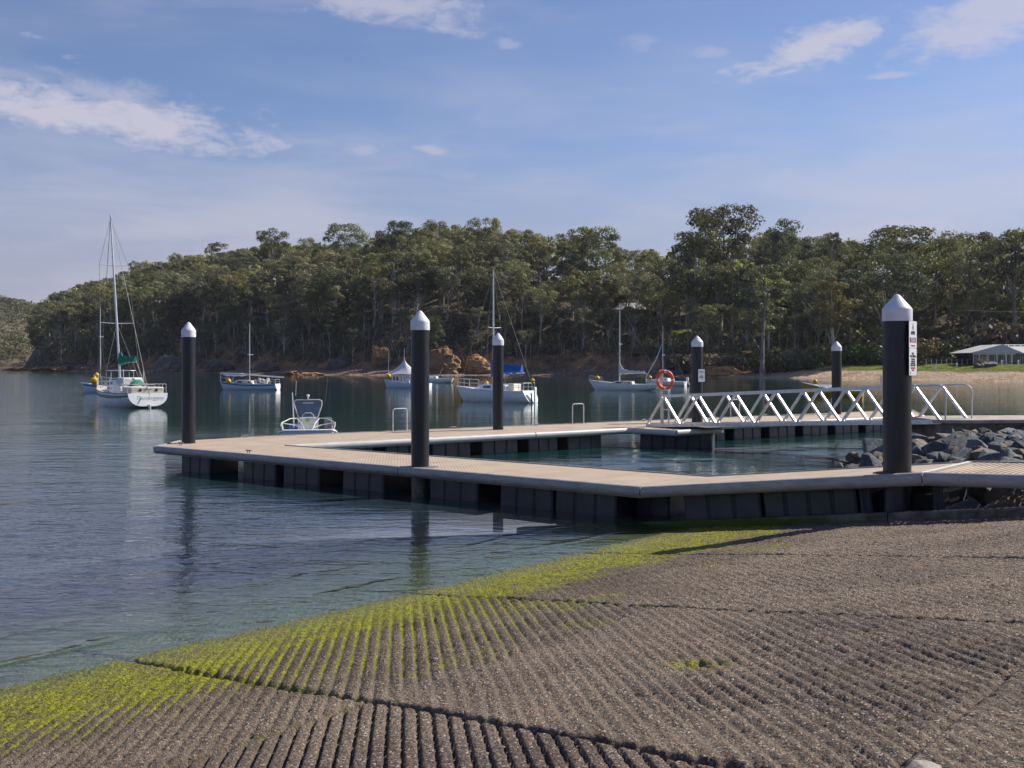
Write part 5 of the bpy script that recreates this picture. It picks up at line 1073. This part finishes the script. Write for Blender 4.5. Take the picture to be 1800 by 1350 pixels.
# dinghy drawn up on the far beach
dg = thing('beached_dinghy', 'bright blue dinghy lying on the far sand behind the lifebuoy', 'dinghy', (0, 0, 0), R(175)); pd = A(1187, 656, 262); s_ = (pd.x-pd.y)*.7071; d_ = ((pd.x+pd.y)-float(shore_c(np.array([s_]))[0]))*.7071
pd.z = max(.6, float(th(np.array([s_]), np.array([d_]))[0]))+.2; dg.location = pd
MB().loft([hull_fn(3.6, 1.5, .5, .45, .7, .8, .2, 0, .1)[2](u) for u in np.linspace(0, 1, 9)]).build('hull', M['dingblue'], dg); MB().loft([[hull_fn(3.6, 1.5, .5, .45, .7, .8, .2, 0, .1)[2](u)[0], hull_fn(3.6, 1.5, .5, .45, .7, .8, .2, 0, .1)[2](u)[-1]] for u in np.linspace(0, 1, 9)]).build('cover', M['dingblue'], dg)

# runabout tied behind the rear arm, bow towards the camera
b4 = thing('runabout', 'small open white runabout with tubular bow rails and upright windscreen console, tied behind the jetty', 'boat', place(541.5, 38.3), R(-79)); b4.scale = (1, .98, .80)
W4 = 1.0
rings = []
for x, wv, z0, z1 in ((-2.1, .92, -.15, .62), (-1, 1.0, -.2, .64), (.4, 1.0, -.2, .70), (1.2, .97, -.12, .78), (1.75, .9, .1, .88), (1.95, .82, .32, .92)):
    rings.append([(x, -wv, z1), (x, -wv*.97, (z0+z1)*.5), (x, -wv*.7, z0), (x, 0, z0-.05), (x, wv*.7, z0), (x, wv*.97, (z0+z1)*.5), (x, wv, z1)])
MB().loft(rings, cap=True).build('hull', M['ltblue'], b4, ang=40)
gw = MB(); gw.tube([r[0] for r in rings]+[r[-1] for r in rings[::-1]], .05, 8); gw.build('gunwale', M['white'], b4)
MB().loft([[(r[0][0], r[0][1]*.98, r[0][2]-.10), (r[-1][0], r[-1][1]*.98, r[-1][2]-.10)] for r in rings]).build('floor', M['cream'], b4)
MB().box((1.45, 0, .84), (.7, 1.5, .10)).build('bow_deck', M['white'], b4, bevel=.03)
for sg, hgt in ((-1, .62), (1, .62)):
    mb = MB(); a = [(1.75, sg*.86, .9), (1.62, sg*.92, 1.22), (1.2, sg*.62, 1.38), (.7, sg*.40, 1.36), (1.8, sg*.12, .92)]
    mb.tube(a[:4], .022, 8); mb.tube([a[3], (1.3, sg*.25, 1.2), a[4]], .022, 8); mb.tube([a[1], (1.5, sg*.45, 1.12), (1.7, sg*.15, 1.0)], .020, 8); mb.tube([a[0], (-.4, sg*.98, 1.0), (-1.6, sg*.95, .98), (-1.9, sg*.9, .66)], .020, 8); mb.build('bow_rail', M['alum_w'], b4)
con = MB().box((-.2, 0, .95), (.45, .62, .75)).build('console', M['canvas_white'], b4, bevel=.05); MB().box((.035, -.02, 1.22), (.008, .13, .12)).build('sticker', M['lime'], con, smooth_=False); MB().box((.035, 0, .80), (.01, .42, .07)).build('slot', M['ink'], con, smooth_=False)
zw0, zw1 = 1.36, 2.13
MB().add([(.0, -.34, zw0), (.0, .34, zw0), (-.12, .48, zw1-.06), (-.12, .40, zw1), (-.12, -.40, zw1), (-.12, -.48, zw1-.06)], [(0, 1, 2, 3, 4, 5)]).build('windscreen', M['tint'], b4, smooth_=False)
fr_ = MB(); fr_.tube([(.0, -.34, .6), (.0, -.34, zw0), (-.12, -.49, zw1-.25), (-.12, -.49, zw1-.06), (-.12, -.40, zw1), (-.12, .40, zw1), (-.12, .49, zw1-.06), (-.12, .49, zw1-.25), (0, .34, zw0), (0, .34, .6)], .024, 8); fr_.tube([(.02, -.34, zw0), (.02, .34, zw0)], .018, 6)
fr_.tube([(.14, -.22, .98), (.14, -.2, 1.45), (.14, -.1, 1.56), (.14, .1, 1.56), (.14, .2, 1.45), (.14, .22, .98)], .018, 6); fr_.build('windscreen_frame', M['alum_w'], b4)
MB().box((.0, 0, 1.99), (.008, .38, .025)).build('light_strip', M['white'], b4, smooth_=False); MB().lathe([(0, .07), (.05, .05), (.06, 0), (.03, -.05), (.02, -.14), (0, -.14)], 12, (-.12, 0, zw1+.17)).build('masthead_light', M['white'], b4)
MB().tube([(-.2, -.50, .9), (-.2, -.56, 2.45)], [.028, .018], 6).build('antenna', M['white'], b4); MB().tube([(-.4, -.44, 2.3), (-.5, -.42, 2.95)], .008, 5).build('whip_aerial', M['white'], b4); MB().tube([(-.4, .62, 2.0), (-.6, .72, 3.15)], .008, 5).build('whip_aerial', M['ink2'], b4)
MB().box((-.3, .72, 1.02), (.5, .16, .62), .25).build('folded_seat', M['ink2'], b4, bevel=.04)
ob = MB(); ob.box((-2.3, 0, .95), (.42, .36, .55)); ob.box((-2.35, 0, .3), (.16, .12, .9)); ob.build('outboard_motor', M['ink'], b4, bevel=.05); MB().box((-.9, -.5, .75), (.45, .4, .5)).build('esky', M['blue'], b4, bevel=.03)

# ---------------------------------------------------------------- rocks on the right bank
def bank(x, y):
    a, b = ramp_ab(x, y); h = np.clip((x-(7.1+(y-21)*.24))*.30, -1.2, 1.0); h2 = SL*b-.04
    w_ = sstep(a, 14.6, 16.0); h = np.where(y > 31.5, h-sstep(y, 31.5, 33.5)*3, h)
    lo = np.where(b > 4.3, h2, -1.0); return lo*(1-w_)+np.maximum(h, np.where(b > 5.5, .3, -2))*w_
bx = np.arange(5, 34, .25); by = np.arange(11, 36, .25); BX, BY = np.meshgrid(bx, by, indexing='ij'); aa, bb = ramp_ab(BX, BY)
BZ = bank(BX, BY)+fbm(BX, BY, 1.2, 3, 5)*.25-.18; BZ = np.where(aa < 12.8, -3, BZ)
o = np_mesh('rock_bank', np.stack([BX, BY, BZ], -1).reshape(-1, 3), grid_faces(len(bx), len(by)), M['rock'], {}); tag(o, kind='structure')
def boulder_mesh(seed, flat=.7):
    rg = random.Random(seed); bm = bmesh.new()
    for _ in range(13):
        v = Vector((rg.gauss(0, 1), rg.gauss(0, 1), rg.gauss(0, 1))).normalized(); bm.verts.new((v.x*.62*rg.uniform(.8, 1.1), v.y*.46*rg.uniform(.8, 1.1), v.z*.44*flat/.7*rg.uniform(.8, 1.1)))
    r = bmesh.ops.convex_hull(bm, input=bm.verts); bmesh.ops.delete(bm, geom=[g for g in r['geom_interior'] if isinstance(g, bmesh.types.BMVert)], context='VERTS')
    bmesh.ops.bevel(bm, geom=bm.edges[:], offset=.018, segments=1, affect='EDGES', profile=.6); bmesh.ops.triangulate(bm, faces=bm.faces)
    bmesh.ops.subdivide_edges(bm, edges=bm.edges[:], cuts=1, use_grid_fill=True)
    for v in bm.verts:
        n = fbm(np.array([v.co.x+seed]), np.array([v.co.y+v.co.z*1.7]), 3.0, 3, seed)[0]; v.co *= 1+n*.09
    bmesh.ops.recalc_face_normals(bm, faces=bm.faces); me = bpy.data.meshes.new('boulder'); bm.to_mesh(me); bm.free(); me.shade_smooth(); me.set_sharp_from_angle(angle=R(22)); return me
bmesh_ = []
for k in range(12): me = boulder_mesh(k+3); me.materials.append(M['rock2' if k % 4 == 3 else 'rock']); bmesh_.append(me)
rb = random.Random(3); placed = []; tries = 0
def add_boulder(x, y, z, sz, k=None, lab='', grp=''):
    me = bmesh_[k if k is not None else rb.randrange(12)]; o = bpy.data.objects.new('boulder', me); COL.objects.link(o); o.location = (x, y, z); o.scale = (sz, sz*rb.uniform(.8, 1.15), sz*rb.uniform(.8, 1.1))
    o.rotation_euler = (rb.uniform(-.5, .5), rb.uniform(-.5, .5), rb.uniform(0, 6.28)); col = 'brownish' if me.materials[0] == M['rock2'] else 'blue-grey'
    sw = 'large' if sz > .95 else 'medium-sized' if sz > .6 else 'small'; o['label'] = f'{sw} {col} angular boulder {lab}'; o['category'] = 'boulder'; o['group'] = grp; return o
for size, cnt in ((1.0, 18), (.76, 60), (.52, 108), (.34, 110)):
    n = 0
    for _ in range(7000):
        if n >= cnt: break
        y = rb.uniform(13.2, 31.6); x = rb.uniform(6.0, y*.52+1.2); a, b = ramp_ab(x, y)
        if a < 12.95: continue
        z = float(bank(np.array(x), np.array(y)))
        inner = a > 15.35
        if not inner and b < 4.40: continue
        if inner and (x < (7.6 if size > .7 else 6.9)+(y-21)*.235): continue
        if not inner and size > .9: continue
        if inner and b > 4 and a < 16.1 and z+size*.3 > 1.0: continue
        px, py = to_px((x, y, z))
        if px > 1860 or px < 1405: continue
        sz = size*rb.uniform(.8, 1.2); z = min(z, 1.12-sz*.42) if inner else min(z, .90-sz*.40)
        if any((x-q[0])**2+(y-q[1])**2 < ((sz+q[2])*(.33 if size > .5 else .27))**2 for q in placed): continue
        placed.append((x, y, sz)); n += 1
        if inner: lab = 'in the rock bank behind the walkway'+(', near the water' if x < 9 else ''); grp = 'boulders of the rock bank behind the walkway'
        else: lab = 'under the right end of the walkway behind the kerb'; grp = 'boulders under the walkway'
        add_boulder(x, y, z+sz*.10, sz, None, lab, grp)
print('boulders', len(placed))
# retaining wall and path at the head of the gangway
rw = MB(); rw.prism([(12.3, 31.35), (12.75, 31.2), (34, 33.6), (34, 36), (12.3, 33.6)], -.5, 1.26); t_ = rw.build('retaining_wall', M['concrete'], smooth_=False, bevel=.03); tag(t_, 'low brown concrete retaining wall at the shore end of the gangway', 'wall')
sl = MB().prism([(12.2, 31.2), (12.9, 31.05), (34, 33.45), (34, 36), (12.2, 33.6)], 1.264, 1.36).build('path', M['conc2'], smooth_=False); tag(sl, kind='structure')
# pale stone at the bottom edge
ab_ = ramp_pt(1612, 1352); xy = abz(ab_[0], ab_[1], 0); me = boulder_mesh(77); me.materials.append(M['conc2']); o = bpy.data.objects.new('pale_stone', me); COL.objects.link(o); o.location = (xy[0], xy[1], SL*ab_[1]+.0); o.scale = (.20, .14, .10); o.rotation_euler = (0, 0, .2)
tag(o, 'smooth pale stone lying on the slipway at the bottom right edge', 'stone')
# ---------------------------------------------------------------- rock outcrops on the far shore
def outcrop(px, py0, py1, wpx, Y, mat, label, seed, depth=.6, name='rock_outcrop', jag=1.0):
    wd = wpx/F*Y; h = (py1-py0)/F*Y; base = A(px, py1, Y); bm = bmesh.new(); bmesh.ops.create_icosphere(bm, subdivisions=5, radius=1.0)
    P_ = np.array([v.co[:] for v in bm.verts]); a = fbm(P_[:, 0]*3+seed, P_[:, 2]*3+P_[:, 1], .8, 4, seed)*1.1*jag; c = np.abs(fbm(P_[:, 0]*2+P_[:, 1], P_[:, 2]*4, 1.3, 3, seed+5))*.9*jag; t_ = np.floor((P_[:, 2]+a*.4)*5)/5
    P_ = P_*(1+a-c)[:, None]; P_[:, 2] = P_[:, 2]*.6+t_*.35
    for v, p in zip(bm.verts, P_): v.co = (p[0]*wd/2, p[1]*wd*depth, max(-.35, p[2])*h)
    me = bpy.data.meshes.new(name); bm.to_mesh(me); bm.free(); me.shade_smooth(); me.set_sharp_from_angle(angle=R(30)); me.materials.append(M[mat]); o = bpy.data.objects.new(name, me); COL.objects.link(o); o.location = (base.x, base.y, max(-.1, base.z)); o.rotation_euler = (0, 0, R(-40))
    return tag(o, label, 'rock', 'rock outcrops along the far shore')
outcrop(668, 602, 648, 66, 303, 'sandstone', 'tall orange sandstone face left of the middle piling', 1, .30, 'rock_outcrop', .5)
outcrop(722, 622, 650, 70, 297, 'sandstone', 'low orange sandstone bank mostly behind the middle piling', 15, .30, 'rock_outcrop', .5)
outcrop(778, 606, 650, 84, 292, 'sandstone', 'wide orange sandstone face right of the middle piling', 2, .30, 'rock_outcrop', .5)
outcrop(836, 622, 652, 70, 292, 'sandstone', 'brown sandstone bank behind the yacht with blue sail cover', 9, .30, 'rock_outcrop', .5)
outcrop(900, 630, 656, 70, 299, 'greyrock', 'grey-brown rubble slope right of the yacht with blue sail cover', 19, .30, 'rock_outcrop', .5)
outcrop(962, 622, 658, 66, 306, 'sandstone', 'pale orange boulder bluff lit at its top, centre', 3, .35, 'rock_outcrop', .6)
outcrop(1016, 626, 658, 62, 304, 'sandstone', 'brown hollowed rock beside the pale orange bluff', 4, .35, 'rock_outcrop', .6)
outcrop(1068, 636, 658, 60, 299, 'sandstone', 'low brown rock bank left of the white yacht mast', 21, .30, 'rock_outcrop', .5)
outcrop(600, 626, 650, 70, 306, 'greyrock', 'low grey-brown rock left of the tall orange face', 5, .30, 'rock_outcrop', .5)
outcrop(300, 622, 651, 80, 372, 'greyrock', 'grey rock face behind the leftmost piling', 6, .30, 'rock_outcrop', .5)
outcrop(385, 628, 651, 70, 356, 'greyrock', 'grey rock slabs right of the leftmost piling', 7, .30, 'rock_outcrop', .5)
outcrop(470, 634, 652, 60, 334, 'greyrock', 'low grey rock behind the small pale blue yacht', 27, .30, 'rock_outcrop', .5)
outcrop(150, 632, 652, 90, 449, 'greyrock', 'dark grey rocks under the headland behind the large yacht', 8)
outcrop(1130, 636, 658, 90, 286, 'sandstone', 'brown earthy rock bank behind the white yacht with pale cover', 12, .30, 'rock_outcrop', .5)
outcrop(1200, 640, 658, 80, 269, 'sandstone', 'low brown earth bank behind the lifebuoy', 32, .30, 'rock_outcrop', .5)
outcrop(1270, 640, 658, 90, 250, 'sandstone', 'brown eroded earth bank right of the notice-bearing rear piling', 33, .30, 'rock_outcrop', .5)
for i, (px, y0, y1, wp, Y) in enumerate(((75, 645, 653.5, 46, 430), (105, 643, 652.5, 40, 430), (150, 643.5, 653, 34, 420), (30, 645, 652, 60, 470))): outcrop(px, y0, y1, wp, Y, 'sandstone', (('second orange rock ledge from the left edge at the far waterline','third orange rock ledge from the left edge at the far waterline','orange rock ledge just left of the large yacht mast at the far waterline','leftmost orange rock ledge at the far waterline')[i]), 30+i, .35)
outcrop(515, 650, 658.5, 62, 300, 'sandstone', 'flat orange boulder group at the waterline right of the small pale blue yacht', 41, .35); outcrop(548, 654, 659.5, 50, 294, 'sandstone', 'thin flat orange ledge at the waterline near the runabout', 42, .3)

# ---------------------------------------------------------------- beach house, fence, bollards, wires
hY = 214; hb_ = A(1745, 641.5, hY); gz = hb_.z
def HX(px, Y=hY): return (px-CX)/F*Y
def HZ(py, Y=hY): return EYE+(HY-py)/F*Y
hs = thing('beach_house', 'low beach house with pale roof and glazed verandah, right of the nearest piling', 'house', (HX(1745), hY, gz))
x0, x1 = HX(1708), HX(1783); xg, xe = HX(1785), HX(1905); ze = HZ(621); za = HZ(606.5); ym = hY
MB().prism([(x0+.6, ym), (x1+.8, ym), (x1+.8, ym+9), (x0+.6, ym+9)], gz-.5, ze+.02).build('wall', M['dkwall'] if 'dkwall' in M else M['glass'], hs, world=True, smooth_=False)
M['housewall'] = pm('brick_wall', (.30, .20, .13), .85, var=.2, vs=3); M['roof_sh'] = pm('pale_roof_sheet', (.50, .50, .47), .6, var=.08, vs=2)
MB().prism([(xg+.9, ym+1.2), (xe, ym+1.2), (xe, ym+9), (xg+.9, ym+9)], gz-.5, ze).build('wall', M['housewall'], hs, world=True, smooth_=False)
xa = HX(1762); rf = MB(); rf.add([(x0-.5, ym-1.0, ze), (xa, ym-.2, za), (x1+1.2, ym-1.0, ze), (x0-.5, ym+10, ze), (xa, ym+10, za), (x1+1.2, ym+10, ze), (x0-.5, ym-1.0, ze+.12), (xa, ym-.2, za+.14), (x1+1.2, ym-1.0, ze+.12), (x0-.5, ym+10, ze+.12), (xa, ym+10, za+.14), (x1+1.2, ym+10, ze+.12)],
    [(0, 1, 2), (6, 8, 7), (6, 7, 10, 9), (7, 8, 11, 10), (0, 6, 9, 3), (2, 5, 11, 8), (0, 2, 8, 6), (3, 9, 10, 4), (4, 10, 11, 5), (0, 3, 4, 1), (1, 4, 5, 2)]); rf.build('gable_roof', M['roof_sh'], hs, world=True, smooth_=False)
zr = HZ(606); r2_ = MB(); r2_.add([(xg-1.0, ym+.2, ze+.1), (xe+1, ym+.2, ze+.1), (xe+1, ym+5.5, zr+.15), (xa+.4, ym+5.5, zr+.15), (xe+1, ym+10.5, ze+.1), (xa+.4, ym+10.5, ze+.1), (xg-1.0, ym+.2, ze-.08), (xe+1, ym+.2, ze-.08)], [(0, 1, 2, 3), (3, 2, 4, 5), (0, 6, 7, 1), (0, 3, 5, 6), (1, 7, 4, 2)]); rr2 = r2_.build('main_roof', M['roof_sh'], hs, world=True, smooth_=False)
for k in range(9): xx = HX(1764+k*11); MB().box((xx, ym+4.6, zr-.18), (.85, .5, .32)).build('roof_window', M['glass'], rr2, world=False).location = (0, 0, 0)
for o in list(rr2.children): o.matrix_parent_inverse = Matrix.Identity(4); o.location = tuple(-hs.location)
for px_ in (1719, 1734, 1750, 1766, 1776): MB().box((HX(px_), ym-.6, (gz+ze)/2), (.16, .16, ze-gz)).build('verandah_post', M['white'], hs, world=True, smooth_=False)
MB().box(((x0+x1)/2, ym-.6, ze-.14), (x1-x0, .14, .2)).build('verandah_beam', M['white'], hs, world=True, smooth_=False)
for px_, w_ in ((1713, 5), (1727, 12), (1742, 12), (1758, 12), (1771, 8), (1793, 10), (1806, 8)):
    f_ = MB(); cx, cz, ww, hh2 = HX(px_), (gz+ze)/2+.1, w_*hY/F*.98, (ze-gz)*.8; yy = ym-.06 if px_ < 1785 else ym+1.12
    wn = MB(); wn.box((cx, yy, cz), (ww, .06, hh2)); wf = wn.build('window', M['glass'], hs, world=True, smooth_=False)
    f_.box((cx-ww/2, yy-.05, cz), (.09, .05, hh2)); f_.box((cx+ww/2, yy-.05, cz), (.09, .05, hh2)); f_.box((cx, yy-.05, cz-hh2/2), (ww+.09, .05, .09)); ff = f_.build('window_frame', M['white'], wf, smooth_=False); ff.location = tuple(-hs.location)
# hill house glimpsed through the trees
hh = A(1110, 545, 330); h2 = thing('hill_house', 'pale roof of a house glimpsed between trunks above the white yacht', 'house', tuple(hh)); MB().box((0, 0, -2), (9, 7, 3.4)).build('wall', M['housewall'], h2, smooth_=False)
MB().add([(-6, -4.5, 0), (6, -4.5, 0), (6, 4.5, 0), (-6, 4.5, 0), (-3, 0, 2.2), (3, 0, 2.2)], [(0, 1, 5, 4), (2, 3, 4, 5), (1, 2, 5), (3, 0, 4), (0, 3, 2, 1)]).build('roof', M['roof_sh'], h2, smooth_=False)
# wire fence
fn = thing('wire_fence', 'grey wire mesh fence left of the beach house', 'fence', (HX(1668), 216, 0)); z_ = float(HZ(641, 216))
for px_ in np.arange(1628, 1714, 9): MB().tube([(HX(px_, 216), 216, z_-.3), (HX(px_, 216), 216, z_+1.15)], .045, 6).build('fence_post', M['alum_w'], fn, world=True)
for hz in (.3, .75, 1.12): MB().tube([(HX(1626, 216), 216, z_+hz), (HX(1712, 216), 216, z_+hz)], .02, 5).build('wire', M['wire'], fn, world=True)
k = 0
for px_ in (1549, 1608.5, 1645, 1682, 1761, 1790, 1830):
    Y = 211; x = HX(px_, Y); s_ = (x-Y)*.7071; d_ = ((x+Y)-float(shore_c(np.array([s_]))[0]))*.7071; z_ = float(th(np.array([s_]), np.array([d_]))[0])
    t = thing('bollard', 'short white bollard post on the lawn edge ' + ('just left of the nearest piling', 'just right of the nearest piling', 'in front of the wire fence', 'left of the dark bush', 'in front of the beach house', 'right of the beach house door', 'past the right edge')[k], 'bollard', (x, Y, z_), group='white bollards along the lawn'); k += 1
    MB().box((0, 0, .38), (.26, .26, .8)).build('post', M['white'], t, smooth_=False); MB().add([(-.15, -.15, .782), (.15, -.15, .782), (.15, .15, .782), (-.15, .15, .782), (0, 0, .93)], [(0, 1, 4), (1, 2, 4), (2, 3, 4), (3, 0, 4), (3, 2, 1, 0)]).build('cap', M['white'], t, smooth_=False)
# bush and rocks before the house
def gz_at(x, Y): s_ = (x-Y)*.7071; d_ = ((x+Y)-float(shore_c(np.array([s_]))[0]))*.7071; return float(th(np.array([s_]), np.array([d_]))[0])
for px_, Y, m, sc, lab in ((1722, 208, 'leaf_dk', .95, 'round dark green bush on the lawn before the beach house'), (1735, 209, 'leaf_yel', .75, 'yellow-tinged bush beside the dark bush before the beach house')):
    x = HX(px_, Y); t = make_shrub(51+int(sc*10), m); t.name = 'garden_bush'; t.location = (x, Y, gz_at(x, Y)-.1); t.scale = (sc, sc, sc*.9); tag(t, lab, 'bush')
for px_, sc in ((1722, 1.0), (1730, 1.3), (1738, 1.5), (1744, 1.1)):
    x = HX(px_, 206); o = add_boulder(x, 206, gz_at(x, 206)+.3, sc*1.6, 1, '', ''); o['label'] = 'dark weathered rock in the cluster on the lawn before the beach house'; o['group'] = 'rocks clustered on the lawn'
# overhead line above the house
pl = thing('power_line', 'thin overhead wire crossing in front of the dark trees above the beach house', 'power line', (HX(1695, 235), 235, 0)); MB().tube([A(1695, 545, 235), A(1750, 547.5, 232), A(1990, 551, 224)], .035, 5).build('wire', M['alum_w'], pl, world=True)
for q in (A(1990, 546, 224),): MB().tube([(q.x, q.y, 3), q], .12, 8).build('pole', M['bark_dk'], pl, world=True)

print('T all', time.time()-_t0)

# ---------------------------------------------------------------- air
hz_ = MB().add([(x, y, z) for z in (-4.2, 130) for x, y in ((-1160, -70), (570, -70), (570, 1630), (-1160, 1630))], [(0, 3, 2, 1), (4, 5, 6, 7), (0, 1, 5, 4), (1, 2, 6, 5), (2, 3, 7, 6), (3, 0, 4, 7)])
hm = bpy.data.materials.new('air'); hm.use_nodes = True; hn = hm.node_tree; hn.nodes.clear(); pv = N(hn, 'ShaderNodeVolumePrincipled', i_Density=HAZE); pv.inputs['Color'].default_value = (.80, .86, 1.0, 1); pv.inputs['Anisotropy'].default_value = .2
ho = N(hn, 'ShaderNodeOutputMaterial'); L(hn, pv.outputs[0], ho.inputs['Volume'])
me = bpy.data.meshes.new('haze'); me.from_pydata(hz_.v, [], hz_.f); me.materials.append(hm); o = bpy.data.objects.new('haze', me); COL.objects.link(o); tag(o, kind='stuff')
